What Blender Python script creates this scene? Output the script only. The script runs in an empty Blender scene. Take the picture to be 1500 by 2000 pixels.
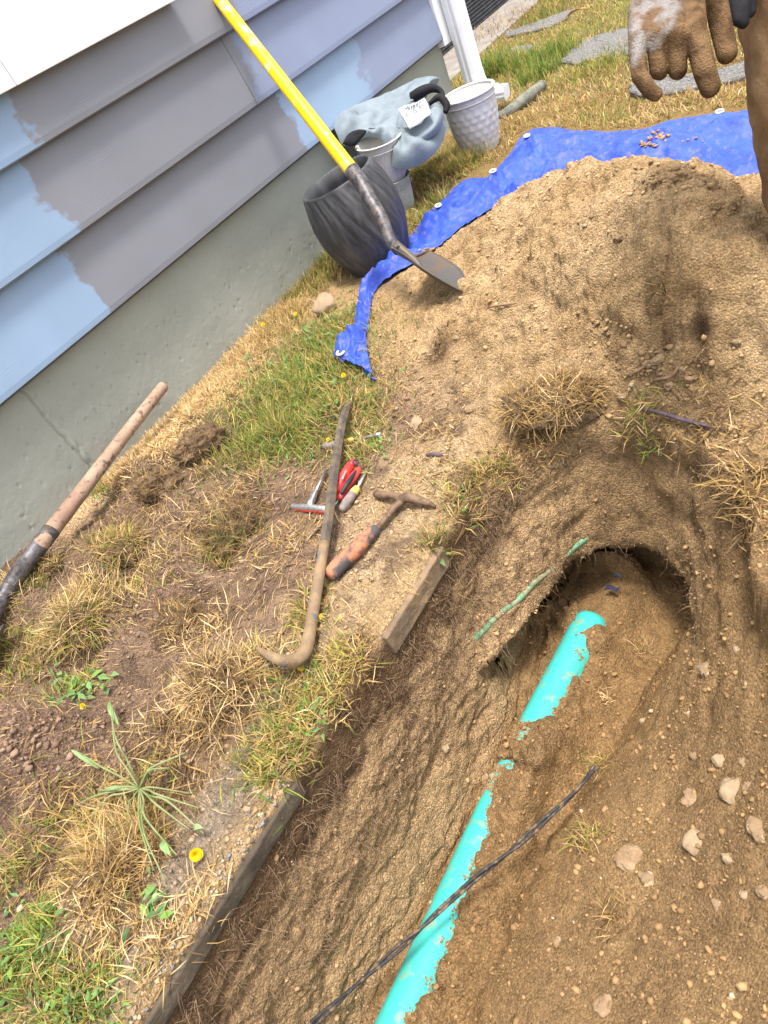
import bpy, math, random
import numpy as np
from mathutils import Vector, Matrix
random.seed(7); RS = np.random.RandomState(11)
SC = bpy.context.scene
COL = SC.collection

# ------------------------------------------------------------------ camera, sky, sun, exposure
FPX = 1349.4; PIT, ROL, YAW = .66318, -.50365, .89697
CAM = np.array([1.65339*1.35, 0.0, .76281*1.35])
_F = np.array([-math.sin(YAW)*math.cos(PIT), math.cos(YAW)*math.cos(PIT), -math.sin(PIT)])
_R0 = np.array([math.cos(YAW), math.sin(YAW), 0.0]); _U0 = np.cross(_R0, _F)
_R = math.cos(ROL)*_R0 + math.sin(ROL)*_U0; _U = -math.sin(ROL)*_R0 + math.cos(ROL)*_U0
cam = bpy.data.objects.new('camera', bpy.data.cameras.new('camera')); COL.objects.link(cam)
m = Matrix.Identity(4)
for i in range(3):
    m[i][0] = _R[i]; m[i][1] = _U[i]; m[i][2] = -_F[i]; m[i][3] = CAM[i]
cam.matrix_world = m
cam.data.sensor_fit = 'HORIZONTAL'; cam.data.sensor_width = 36; cam.data.lens = 36*FPX/1500
cam.data.clip_start = .02; cam.data.clip_end = 400
SC.camera = cam
SUN_DIR = Vector((.17, -.02, .98)).normalized()          # towards the sun
elev = math.asin(SUN_DIR.z); azim = math.atan2(SUN_DIR.x, SUN_DIR.y)
w = bpy.data.worlds.new('World'); SC.world = w; w.use_nodes = True
nt = w.node_tree; bg = nt.nodes['Background']
sky = nt.nodes.new('ShaderNodeTexSky'); sky.sky_type = 'NISHITA'; sky.sun_disc = False
sky.sun_elevation = elev; sky.sun_rotation = azim; sky.air_density = 1.6; sky.dust_density = 4
hs = nt.nodes.new('ShaderNodeHueSaturation'); hs.inputs['Saturation'].default_value = .4
nt.links.new(sky.outputs[0], hs.inputs['Color']); nt.links.new(hs.outputs[0], bg.inputs[0]); bg.inputs[1].default_value = .11
sl = bpy.data.lights.new('sun', 'SUN'); sl.energy = 1.5; sl.angle = math.radians(10); sl.color = (1, .95, .87)
so = bpy.data.objects.new('sun', sl); COL.objects.link(so); so.rotation_euler = SUN_DIR.to_track_quat('Z', 'Y').to_euler()
SC.view_settings.view_transform = 'Standard'; SC.view_settings.look = 'None'
SC.view_settings.exposure = 1.78; SC.view_settings.gamma = 1; SC.view_settings.use_curve_mapping = False

def P(px, py, z=None, x=None, y=None, d=None):
    """world point seen at a photograph pixel, on a plane z / x / y or at depth d"""
    D = _F + _R*(px-750)/FPX - _U*(py-1000)/FPX
    t = (z-CAM[2])/D[2] if z is not None else (x-CAM[0])/D[0] if x is not None else (y-CAM[1])/D[1] if y is not None else d
    return CAM + D*t
def to_px(pts):
    d = pts - CAM; zz = d@_F
    return 750+FPX*(d@_R)/zz, 1000-FPX*(d@_U)/zz
# ------------------------------------------------------------------ noise
def _hash(ix, iy, iz, s):
    h = (ix*374761393 + iy*668265263 + iz*2147483647 + s*1274126177) & 0xFFFFFFFF
    h = ((h ^ (h >> 13))*1274126177) & 0xFFFFFFFF
    return ((h ^ (h >> 16)) & 0xFFFF)/65535.0
def vnoise(x, y, z, s=0):
    x, y, z = np.broadcast_arrays(x, y, z)
    fx, fy, fz = np.floor(x), np.floor(y), np.floor(z)
    ix, iy, iz = fx.astype(np.int64), fy.astype(np.int64), fz.astype(np.int64)
    tx, ty, tz = x-fx, y-fy, z-fz
    tx = tx*tx*(3-2*tx); ty = ty*ty*(3-2*ty); tz = tz*tz*(3-2*tz)
    r = 0
    for a in (0, 1):
        for b in (0, 1):
            for c in (0, 1):
                r = r + _hash(ix+a, iy+b, iz+c, s)*(tx if a else 1-tx)*(ty if b else 1-ty)*(tz if c else 1-tz)
    return r*2-1
def fbm(x, y, z, sc, octs=4, s=0, g=.5):
    r = 0; a = 1
    for o in range(octs):
        r = r + a*vnoise(x*sc+o*3.7, y*sc+o*1.3, z*sc+o*7.1, s+o*17); sc = sc*2.03; a *= g
    return r
def sst(a, b, x):
    t = np.clip((x-a)/(b-a), 0, 1); return t*t*(3-2*t)

# ------------------------------------------------------------------ materials
def mat(name, color, rough=.8, metal=0, n1=None, c2=None, bump=0, bscale=60, spec=.3, stretch=None, lo=.4, hi=.6, attr=None, detail=6, c3=None, s3=200, v=0):
    """noise-mixed colour with bump. n1 = colour noise scale; attr = colour attribute multiplied in"""
    M = bpy.data.materials.new(name); M.use_nodes = True
    t = M.node_tree; N = t.nodes; L = t.links; b = N['Principled BSDF']
    b.inputs['Roughness'].default_value = rough; b.inputs['Metallic'].default_value = metal
    b.inputs['Specular IOR Level'].default_value = spec
    tc = N.new('ShaderNodeTexCoord'); mp = N.new('ShaderNodeMapping'); L.new(tc.outputs['Object'], mp.inputs[0])
    if stretch: mp.inputs['Scale'].default_value = stretch
    cur = None
    if attr:
        at = N.new('ShaderNodeAttribute'); at.attribute_name = attr; cur = at.outputs['Color']
    if c2 is not None:
        n = N.new('ShaderNodeTexNoise'); n.inputs['Scale'].default_value = n1; n.inputs['Detail'].default_value = detail
        n.inputs['Roughness'].default_value = .65; L.new(mp.outputs[0], n.inputs[0])
        mr = N.new('ShaderNodeMapRange'); mr.inputs[1].default_value = lo; mr.inputs[2].default_value = hi; L.new(n.outputs[0], mr.inputs[0])
        mx = N.new('ShaderNodeMix'); mx.data_type = 'RGBA'; L.new(mr.outputs[0], mx.inputs[0])
        mx.inputs[6].default_value = (*color, 1); mx.inputs[7].default_value = (*c2, 1)
        if cur is not None:
            L.new(cur, mx.inputs[6])
        cur = mx.outputs[2]
    if c3 is not None:
        n = N.new('ShaderNodeTexNoise'); n.inputs['Scale'].default_value = s3; n.inputs['Detail'].default_value = 3; L.new(mp.outputs[0], n.inputs[0])
        mr = N.new('ShaderNodeMapRange'); mr.inputs[1].default_value = .56; mr.inputs[2].default_value = .66; L.new(n.outputs[0], mr.inputs[0])
        mx = N.new('ShaderNodeMix'); mx.data_type = 'RGBA'; L.new(mr.outputs[0], mx.inputs[0])
        if cur is not None: L.new(cur, mx.inputs[6])
        else: mx.inputs[6].default_value = (*color, 1)
        mx.inputs[7].default_value = (*c3, 1); cur = mx.outputs[2]
    if cur is not None: L.new(cur, b.inputs['Base Color'])
    else: b.inputs['Base Color'].default_value = (*color, 1)
    if bump:
        n = N.new('ShaderNodeTexNoise'); n.inputs['Scale'].default_value = bscale; n.inputs['Detail'].default_value = 8
        n.inputs['Roughness'].default_value = .7; L.new(mp.outputs[0], n.inputs[0])
        bp = N.new('ShaderNodeBump'); bp.inputs['Strength'].default_value = 1; bp.inputs['Distance'].default_value = bump
        L.new(n.outputs[0], bp.inputs['Height']); L.new(bp.outputs[0], b.inputs['Normal'])
    return M

def soil_material():
    M = bpy.data.materials.new('soil'); M.use_nodes = True
    t = M.node_tree; N = t.nodes; L = t.links; b = N['Principled BSDF']
    b.inputs['Roughness'].default_value = .95; b.inputs['Specular IOR Level'].default_value = .15
    at = N.new('ShaderNodeAttribute'); at.attribute_name = 'Col'
    geo = N.new('ShaderNodeNewGeometry')
    def noise(scale, det, ro=.6):
        n = N.new('ShaderNodeTexNoise'); n.inputs['Scale'].default_value = scale; n.inputs['Detail'].default_value = det
        n.inputs['Roughness'].default_value = ro; L.new(geo.outputs['Position'], n.inputs[0]); return n.outputs[0]
    # crumb-wise brightness: voronoi cells of two sizes
    def cells(scale, lo, hi):
        v = N.new('ShaderNodeTexVoronoi'); v.inputs['Scale'].default_value = scale; L.new(geo.outputs['Position'], v.inputs[0])
        sp = N.new('ShaderNodeSeparateColor'); L.new(v.outputs['Color'], sp.inputs[0])
        mr = N.new('ShaderNodeMapRange'); mr.inputs[3].default_value = lo; mr.inputs[4].default_value = hi; L.new(sp.outputs[0], mr.inputs[0])
        return mr.outputs[0], v.outputs['Distance']
    a, da = cells(210, .72, 1.22); c, dc = cells(520, .7, 1.25)
    m1 = N.new('ShaderNodeMath'); m1.operation = 'MULTIPLY'; L.new(a, m1.inputs[0]); L.new(c, m1.inputs[1])
    mr = N.new('ShaderNodeMapRange'); mr.inputs[1].default_value = .3; mr.inputs[2].default_value = .7; mr.inputs[3].default_value = .72; mr.inputs[4].default_value = 1.25
    L.new(noise(22, 8, .75), mr.inputs[0])
    m2 = N.new('ShaderNodeMath'); m2.operation = 'MULTIPLY'; L.new(m1.outputs[0], m2.inputs[0]); L.new(mr.outputs[0], m2.inputs[1])
    vm = N.new('ShaderNodeVectorMath'); vm.operation = 'SCALE'; L.new(at.outputs['Color'], vm.inputs[0]); L.new(m2.outputs[0], vm.inputs['Scale'])
    # pale grit specks
    sp = N.new('ShaderNodeMapRange'); sp.inputs[1].default_value = .69; sp.inputs[2].default_value = .73; sp.inputs[4].default_value = .6
    L.new(noise(330, 2), sp.inputs[0])
    mx = N.new('ShaderNodeMix'); mx.data_type = 'RGBA'; L.new(sp.outputs[0], mx.inputs[0]); L.new(vm.outputs[0], mx.inputs[6]); mx.inputs[7].default_value = (.5, .39, .25, 1)
    L.new(mx.outputs[2], b.inputs['Base Color'])
    # relief
    h1 = N.new('ShaderNodeMath'); h1.operation = 'MULTIPLY_ADD'; L.new(noise(70, 10, .8), h1.inputs[0]); h1.inputs[1].default_value = 1.0
    inv = N.new('ShaderNodeMath'); inv.operation = 'MULTIPLY'; L.new(da, inv.inputs[0]); inv.inputs[1].default_value = -.5; L.new(inv.outputs[0], h1.inputs[2])
    bp = N.new('ShaderNodeBump'); bp.inputs['Distance'].default_value = .012; bp.inputs['Strength'].default_value = .9
    L.new(h1.outputs[0], bp.inputs['Height']); L.new(bp.outputs[0], b.inputs['Normal'])
    return M

def blade_material():
    M = bpy.data.materials.new('grass_blades'); M.use_nodes = True
    t = M.node_tree; N = t.nodes; L = t.links; b = N['Principled BSDF']
    at = N.new('ShaderNodeAttribute'); at.attribute_name = 'Col'; L.new(at.outputs['Color'], b.inputs['Base Color'])
    b.inputs['Roughness'].default_value = .6; b.inputs['Specular IOR Level'].default_value = .25
    tr = N.new('ShaderNodeBsdfTranslucent'); L.new(at.outputs['Color'], tr.inputs[0])
    mx = N.new('ShaderNodeMixShader'); mx.inputs[0].default_value = .3
    L.new(b.outputs[0], mx.inputs[1]); L.new(tr.outputs[0], mx.inputs[2]); L.new(mx.outputs[0], N['Material Output'].inputs[0])
    return M
M_SOIL = soil_material(); M_BLADE = blade_material()
M_CONC = mat('foundation_paint', (.27, .285, .25), .75, n1=3, c2=(.325, .335, .295), bump=.0030, bscale=30, lo=.3, hi=.7, detail=10)
M_WHITE = mat('white_trim_paint', (.86, .87, .88), .5, n1=4, c2=(.8, .81, .83), bump=.0006, bscale=90)
M_GUTTER = mat('white_gutter_metal', (.78, .79, .82), .4, n1=6, c2=(.66, .67, .7), lo=.5, hi=.75)
M_BOARDGREY = mat('slab_concrete', (.06, .046, .034), .95, n1=9, c2=(.13, .10, .068), bump=.005, bscale=60, lo=.42, hi=.7)
M_SLABTAN = mat('sandy_slab', (.25, .17, .10), .95, n1=12, c2=(.16, .115, .075), bump=.004, bscale=60)
M_AGG = mat('exposed_aggregate', (.10, .097, .093), .9, n1=60, c2=(.17, .16, .15), bump=.006, bscale=160, c3=(.36, .34, .31), s3=160)
M_PIPE = mat('teal_sewer_pipe', (.045, .43, .38), .6, n1=9, c2=(.05, .37, .325), bump=.0008, bscale=30, spec=.25, c3=(.16, .30, .22), s3=38)
M_STONE = mat('stone_tan', (.26, .175, .10), .9, n1=30, c2=(.20, .13, .07), bump=.004, bscale=50, c3=(.42, .33, .22), s3=120)
M_STONEP = mat('stone_pale', (.33, .24, .15), .9, n1=30, c2=(.24, .165, .095), lo=.45, hi=.6, bump=.004, bscale=60)
M_BEIGE = mat('beige_rock', (.36, .26, .165), .9, n1=14, c2=(.28, .20, .125), bump=.004, bscale=50)
M_SANDLUMP = mat('sand_lump', (.42, .30, .18), 1, n1=40, c2=(.33, .225, .13), bump=.004, bscale=90, spec=.1)
M_DIRTCLOD = mat('dirt_clod', (.27, .175, .10), 1, n1=30, c2=(.36, .25, .15), bump=.008, bscale=60, spec=.1)
M_DARKPOT = mat('charcoal_pot', (.05, .05, .055), .45, n1=16, c2=(.10, .10, .108), bump=.002, bscale=70, lo=.45, hi=.7, stretch=(1, 1, .4))
M_WHITEPOT = mat('white_plastic_pot', (.56, .545, .51), .6, n1=7, c2=(.42, .39, .34), bump=.001, bscale=80, lo=.5, hi=.7)
M_GREYPOT = mat('pale_grey_pot', (.44, .45, .43), .7, n1=9, c2=(.33, .34, .31), bump=.001, bscale=80)
M_CLOTH = mat('blue_grey_cloth', (.21, .25, .285), .7, n1=7, c2=(.16, .195, .22), bump=.002, bscale=45)
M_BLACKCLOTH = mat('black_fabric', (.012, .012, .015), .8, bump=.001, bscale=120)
M_TARP = mat('blue_tarpaulin', (.024, .060, .40), .5, n1=8, c2=(.035, .085, .47), bump=.004, bscale=40, spec=.35, c3=(.09, .10, .36), s3=60, stretch=(1, .45, 1))
M_GROM = mat('grommet_metal', (.75, .75, .72), .35, metal=.3)
M_YELLOW = mat('yellow_fibreglass', (.88, .58, .005), .38, n1=5, c2=(.82, .52, .004), spec=.5, c3=(.75, .62, .25), s3=18)
M_STEELD = mat('worn_black_steel', (.035, .035, .042), .45, metal=.3, n1=40, c2=(.13, .12, .125), bump=.0015, bscale=60, c3=(.17, .11, .07), s3=70)
M_BLADEM = mat('muddy_blade_steel', (.085, .08, .08), .5, metal=.3, n1=16, c2=(.12, .085, .055), bump=.001, bscale=70)
M_RUSTMUD = mat('bar_steel_with_mud', (.075, .065, .062), .5, metal=.25, n1=30, c2=(.17, .13, .09), bump=.0015, bscale=90)
M_MUDBAR = mat('mud_coated_steel', (.27, .18, .10), .9, n1=30, c2=(.20, .135, .08), bump=.0025, bscale=80, c3=(.13, .12, .12), s3=40)
M_RUST = mat('rusty_brown_steel', (.10, .06, .04), .7, metal=.2, n1=40, c2=(.2, .13, .08), bump=.0015, bscale=90)
M_WOODH = mat('weathered_wood_handle', (.36, .25, .175), .8, n1=7, c2=(.25, .155, .11), bump=.002, bscale=70, lo=.42, hi=.6, c3=(.13, .08, .06), s3=45)
M_GRIP = mat('worn_orange_grip', (.07, .065, .065), .75, n1=22, c2=(.42, .17, .09), bump=.003, bscale=90, lo=.47, hi=.58)
M_CHROME = mat('chrome_tool_steel', (.72, .72, .74), .28, metal=.85, n1=60, c2=(.5, .47, .42))
M_RED = mat('red_tool_plastic', (.62, .03, .03), .4, n1=40, c2=(.5, .06, .05), spec=.5)
M_TYEL = mat('yellow_tool_plastic', (.68, .48, .05), .5, n1=40, c2=(.55, .4, .12))
M_TGREY = mat('grey_tool_grip', (.16, .14, .14), .7, n1=40, c2=(.26, .2, .17), bump=.001, bscale=100)
M_TBLACK = mat('black_tool_plastic', (.025, .025, .03), .5)
M_CABLE = mat('black_muddy_cable', (.028, .027, .028), .6, n1=60, c2=(.16, .11, .07), bump=.001, bscale=200, lo=.5, hi=.62)
M_TWIGP = mat('dark_purple_twig', (.07, .05, .075), .7, n1=50, c2=(.13, .09, .1), bump=.001, bscale=150)
M_TWIG = mat('brown_twig', (.2, .12, .07), .9, n1=50, c2=(.3, .2, .12), bump=.001, bscale=150)
M_ROOT = mat('pale_root', (.30, .20, .12), .9, n1=60, c2=(.17, .11, .07))
M_GREENP = mat('muddy_green_conduit', (.13, .27, .15), .6, n1=14, c2=(.28, .22, .13), lo=.5, hi=.6, bump=.001, bscale=90)
M_PETAL = mat('yellow_petals', (.62, .42, .004), .6, spec=.2)
M_STEM = mat('green_stem', (.15, .19, .065), .7, n1=30, c2=(.24, .25, .12))
M_LEAFB = mat('dry_orange_leaf', (.5, .24, .12), .8)
M_TROUSER = mat('tan_work_trousers', (.34, .21, .11), .9, n1=7, c2=(.21, .12, .06), bump=.010, bscale=9, lo=.45, hi=.56, c3=(.2, .115, .06), s3=14)
M_BLACKPANEL = mat('black_ribbed_plastic', (.018, .018, .022), .6, n1=20, c2=(.05, .05, .055))
M_GREYSTRIP = mat('grey_concrete_strip', (.20, .175, .155), .9, n1=9, c2=(.27, .24, .21), bump=.003, bscale=60)
M_LABEL = mat('white_care_label', (.6, .61, .62), .6)
M_PRINT = mat('faded_print', (.10, .11, .14), .8)
M_SKIN = mat('skin', (.5, .3, .22), .5)
M_HAIR = mat('dark_hair', (.03, .02, .015), .7, bump=.003, bscale=90)
M_GLASS = mat('window_glass', (.1, .12, .13), .08, spec=.8)

def siding_mat(name, thr, cols):
    """painted board: colours change at brushed edges along the wall (world y)"""
    M = bpy.data.materials.new(name); M.use_nodes = True
    t = M.node_tree; N = t.nodes; L = t.links; b = N['Principled BSDF']; b.inputs['Roughness'].default_value = .55; b.inputs['Specular IOR Level'].default_value = .35
    geo = N.new('ShaderNodeNewGeometry'); sx = N.new('ShaderNodeSeparateXYZ'); L.new(geo.outputs['Position'], sx.inputs[0])
    def nz(sc, det, vec=None, scale=None):
        n = N.new('ShaderNodeTexNoise'); n.inputs['Scale'].default_value = sc; n.inputs['Detail'].default_value = det
        mp = N.new('ShaderNodeMapping'); L.new(geo.outputs['Position'], mp.inputs[0])
        if scale: mp.inputs['Scale'].default_value = scale
        L.new(mp.outputs[0], n.inputs[0]); return n.outputs[0]
    n1 = nz(9, 3); n2 = nz(34, 6, scale=(1, 1.0, 2.2))
    a = N.new('ShaderNodeMath'); a.operation = 'MULTIPLY_ADD'; L.new(n1, a.inputs[0]); a.inputs[1].default_value = .22; L.new(sx.outputs[1], a.inputs[2])
    c = N.new('ShaderNodeMath'); c.operation = 'MULTIPLY_ADD'; L.new(n2, c.inputs[0]); c.inputs[1].default_value = .05; L.new(a.outputs[0], c.inputs[2])
    prev = None
    for k, th in enumerate(thr):
        mr = N.new('ShaderNodeMapRange'); mr.inputs[1].default_value = th+.135-.010; mr.inputs[2].default_value = th+.135+.010; L.new(c.outputs[0], mr.inputs[0])
        mx = N.new('ShaderNodeMix'); mx.data_type = 'RGBA'; L.new(mr.outputs[0], mx.inputs[0])
        if prev is None: mx.inputs[6].default_value = (*cols[0], 1)
        else: L.new(prev, mx.inputs[6])
        mx.inputs[7].default_value = (*cols[k+1], 1); prev = mx.outputs[2]
    dr = N.new('ShaderNodeMapRange'); dr.inputs[1].default_value = .2; dr.inputs[2].default_value = .8; dr.inputs[3].default_value = .93; dr.inputs[4].default_value = 1.06
    L.new(nz(5, 6), dr.inputs[0])
    vs = N.new('ShaderNodeVectorMath'); vs.operation = 'SCALE'; L.new(prev, vs.inputs[0]); L.new(dr.outputs[0], vs.inputs['Scale'])
    L.new(vs.outputs[0], b.inputs['Base Color'])
    # embossed wood grain, stretched along the board
    wv = N.new('ShaderNodeTexWave'); wv.wave_type = 'BANDS'; wv.bands_direction = 'Z'; wv.inputs['Scale'].default_value = 48; wv.inputs['Distortion'].default_value = 7
    wv.inputs['Detail'].default_value = 4; wv.inputs['Detail Scale'].default_value = 1.2
    mp = N.new('ShaderNodeMapping'); mp.inputs['Scale'].default_value = (1, .18, 1); L.new(geo.outputs['Position'], mp.inputs[0]); L.new(mp.outputs[0], wv.inputs[0])
    gm = N.new('ShaderNodeMapRange'); gm.inputs[1].default_value = .45; gm.inputs[2].default_value = .7; L.new(nz(3.5, 2, scale=(1, .7, 2.5)), gm.inputs[0])
    mm = N.new('ShaderNodeMath'); mm.operation = 'MULTIPLY'; L.new(wv.outputs[0], mm.inputs[0]); L.new(gm.outputs[0], mm.inputs[1])
    nb = N.new('ShaderNodeMath'); nb.operation = 'MULTIPLY_ADD'; L.new(nz(60, 6, scale=(1, .25, 1)), nb.inputs[0]); nb.inputs[1].default_value = .6; L.new(mm.outputs[0], nb.inputs[2])
    bp = N.new('ShaderNodeBump'); bp.inputs['Distance'].default_value = .00055; bp.inputs['Strength'].default_value = .5
    L.new(nb.outputs[0], bp.inputs['Height']); L.new(bp.outputs[0], b.inputs['Normal'])
    return M

# ------------------------------------------------------------------ builders
def mesh(name, V, Fc, m=None, parent=None, smooth=False, link=True):
    me = bpy.data.meshes.new(name)
    me.from_pydata([tuple(map(float, v)) for v in V], [], [tuple(int(i) for i in f) for f in Fc]); me.update()
    if smooth: me.polygons.foreach_set('use_smooth', [True]*len(me.polygons))
    if m: me.materials.append(m)
    o = bpy.data.objects.new(name, me); COL.objects.link(o)
    if parent: o.parent = parent
    return o
def fast_mesh(name, V, nper, loops, m, col=None, smooth=False, parent=None):
    """V (n,3); nper = verts per face array; loops = flat indices"""
    me = bpy.data.meshes.new(name)
    me.vertices.add(len(V)); me.vertices.foreach_set('co', np.ascontiguousarray(V, np.float32).ravel())
    me.loops.add(len(loops)); me.loops.foreach_set('vertex_index', np.ascontiguousarray(loops, np.int32))
    me.polygons.add(len(nper)); st = np.concatenate([[0], np.cumsum(nper)[:-1]]).astype(np.int32)
    me.polygons.foreach_set('loop_start', st)
    try: me.polygons.foreach_set('loop_total', np.asarray(nper, np.int32))
    except Exception: pass
    me.update(calc_edges=True)
    if smooth: me.polygons.foreach_set('use_smooth', np.ones(len(nper), bool))
    if col is not None:
        a = me.color_attributes.new('Col', 'FLOAT_COLOR', 'POINT')
        c = np.ones((len(V), 4), np.float32); c[:, :3] = col; a.data.foreach_set('color', c.ravel())
    me.materials.append(m); me.validate()
    o = bpy.data.objects.new(name, me); COL.objects.link(o)
    if parent: o.parent = parent
    return o
def empty(name, loc):
    o = bpy.data.objects.new(name, None); COL.objects.link(o); o.location = tuple(map(float, loc)); o.empty_display_size = .05
    return o
def adopt(o, root):
    """parent without moving (root has only a translation)"""
    o.parent = root; o.location = o.location - root.location; return o
def tag(o, label, cat, group=None, kind=None):
    if label: o['label'] = label
    if cat: o['category'] = cat
    if group: o['group'] = group
    if kind: o['kind'] = kind
    return o
def box(name, a, b, m, parent=None, bev=0):
    x0, y0, z0 = a; x1, y1, z1 = b
    V = [(x0, y0, z0), (x1, y0, z0), (x1, y1, z0), (x0, y1, z0), (x0, y0, z1), (x1, y0, z1), (x1, y1, z1), (x0, y1, z1)]
    o = mesh(name, V, [(0, 3, 2, 1), (4, 5, 6, 7), (0, 1, 5, 4), (1, 2, 6, 5), (2, 3, 7, 6), (3, 0, 4, 7)], m, parent)
    if bev:
        md = o.modifiers.new('bevel', 'BEVEL'); md.width = bev; md.segments = 2
    return o
def catmull(pts, n):
    pts = [np.asarray(p, float) for p in pts]; q = [2*pts[0]-pts[1]]+pts+[2*pts[-1]-pts[-2]]; out = []
    for i in range(1, len(q)-2):
        for k in range(n):
            t = k/n; a, b, c, d = q[i-1], q[i], q[i+1], q[i+2]
            out.append(.5*((2*b)+(-a+c)*t+(2*a-5*b+4*c-d)*t*t+(-a+3*b-3*c+d)*t**3))
    out.append(pts[-1]); return out
def tube(name, pts, rad, m, parent=None, n=12, sub=1, smooth=True, sec=None, roundcap=0):
    """sweep a round (or given 2-D) section along pts; rad = number or one per point"""
    pts = [np.asarray(p, float) for p in pts]
    rad = [rad]*len(pts) if np.isscalar(rad) else list(rad)
    if sub > 1:
        q = catmull([np.append(p, r) for p, r in zip(pts, rad)], sub); pts = [a[:3] for a in q]; rad = [max(a[3], 1e-4) for a in q]
    if roundcap:
        d = pts[-1]-pts[-2]; d /= np.linalg.norm(d); e, r = pts[-1], rad[-1]
        for a in (.5, .8, .97): pts.append(e+d*r*a*roundcap); rad.append(r*math.sqrt(1-a*a))
        d = pts[0]-pts[1]; d /= np.linalg.norm(d); e, r = pts[0], rad[0]
        for a in (.5, .8, .97): pts.insert(0, e+d*r*a*roundcap); rad.insert(0, r*math.sqrt(1-a*a))
    V = []; Fc = []
    ref = np.array([0, 0, 1.0]); t0 = pts[1]-pts[0]
    if abs(t0[2]) > .9*np.linalg.norm(t0): ref = np.array([1.0, 0, 0])
    for i, p in enumerate(pts):
        t = pts[min(i+1, len(pts)-1)]-pts[max(i-1, 0)]; t /= np.linalg.norm(t)+1e-12
        a = np.cross(t, ref); a /= np.linalg.norm(a)+1e-12; b = np.cross(a, t); ref = b
        for k in range(n):
            if sec is not None: u, v = sec[k]
            else: u, v = math.cos(2*math.pi*k/n), math.sin(2*math.pi*k/n)
            V.append(p+rad[i]*(u*a+v*b))
    L = len(pts)
    for i in range(L-1):
        for k in range(n):
            Fc.append((i*n+k, i*n+(k+1) % n, (i+1)*n+(k+1) % n, (i+1)*n+k))
    Fc.append(tuple(range(n-1, -1, -1))); Fc.append(tuple((L-1)*n+k for k in range(n)))
    return mesh(name, V, Fc, m, parent, smooth)
_ICO = {}
def ico(sub):
    if sub in _ICO: return _ICO[sub]
    import bmesh
    bm = bmesh.new(); bmesh.ops.create_icosphere(bm, subdivisions=sub, radius=1)
    V = np.array([v.co[:] for v in bm.verts]); Fc = np.array([[v.index for v in f.verts] for f in bm.faces]); bm.free()
    _ICO[sub] = (V, Fc); return _ICO[sub]
def rock(name, c, r, m, seed=0, flat=.7, ang=0, rough=.22, parent=None, long=1.0, facet=False, sub=4):
    V, Fc = ico(3 if facet else sub); V = V.copy()
    n = fbm(V[:, 0]+seed*3.1, V[:, 1], V[:, 2], 1.3, 4, seed)
    V *= (1+rough*n)[:, None]
    if facet:
        rs = np.random.RandomState(seed)
        for k in range(7):
            nn = rs.normal(size=3); nn /= np.linalg.norm(nn); dd = V@nn; V -= np.clip(dd-.72, 0, 9)[:, None]*nn
    V[:, 0] *= long; V[:, 2] *= flat
    ca, sa = math.cos(ang), math.sin(ang); x = V[:, 0]*ca-V[:, 1]*sa; y = V[:, 0]*sa+V[:, 1]*ca
    V = np.stack([x, y, V[:, 2]], 1)*r
    o = mesh(name, V, Fc, m, parent, True); o.location = tuple(map(float, c)); return o

# ------------------------------------------------------------------ terrain
def tps(cp, X, Y):
    cp = np.array(cp, float); n = len(cp)
    def k(r2): return r2*np.log(r2+1e-9)
    K = k((cp[:, None, 0]-cp[None, :, 0])**2+(cp[:, None, 1]-cp[None, :, 1])**2)+np.eye(n)*.004
    Pm = np.c_[np.ones(n), cp[:, :2]]; A = np.block([[K, Pm], [Pm.T, np.zeros((3, 3))]])
    s = np.linalg.solve(A, np.r_[cp[:, 2], 0, 0, 0])
    out = s[n]+s[n+1]*X+s[n+2]*Y
    for i in range(n): out = out+s[i]*k((X-cp[i, 0])**2+(Y-cp[i, 1])**2)
    return out
def fromgrid(pxz): return [tuple(P(a, b, z=c)) for a, b, c in pxz]
CP = fromgrid([(705, 650, .01), (722, 640, .05), (735, 590, .05), (760, 560, .06), (800, 545, .09), (865, 500, .06), (935, 440, .06), (740, 720, .03), (790, 800, .01),
    (850, 620, .12), (930, 600, .16), (860, 560, .13), (950, 520, .17), (1000, 460, .22), (1000, 385, .24), (1130, 325, .33), (1200, 313, .36), (1300, 333, .37), (1400, 362, .33), (1480, 405, .27),
    (1100, 400, .31), (1200, 380, .36), (1100, 480, .28), (1200, 480, .32), (1300, 420, .37), (1400, 460, .33), (1480, 520, .28), (1300, 520, .31), (1250, 560, .27), (1400, 600, .24),
    (1100, 580, .20), (1000, 620, .14), (1000, 700, .08), (1100, 680, .12), (1200, 680, .14), (1320, 680, .15), (1450, 680, .15), (1500, 620, .21), (900, 720, .05), (850, 700, .07),
    (1000, 790, .03), (1200, 780, .05), (1350, 790, .05), (1500, 800, .05), (900, 850, .01), (1100, 850, .01), (1400, 880, .0), (1500, 980, .0), (1450, 1100, -.01), (1500, 1250, -.0),
    (960, 1010, .0), (960, 900, 0), (600, 700, .0), (640, 560, .0), (830, 430, 0), (560, 950, .01), (730, 980, .005), (80, 1480, .05), (60, 1600, .03), (400, 870, .035), (380, 950, .03)])
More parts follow.
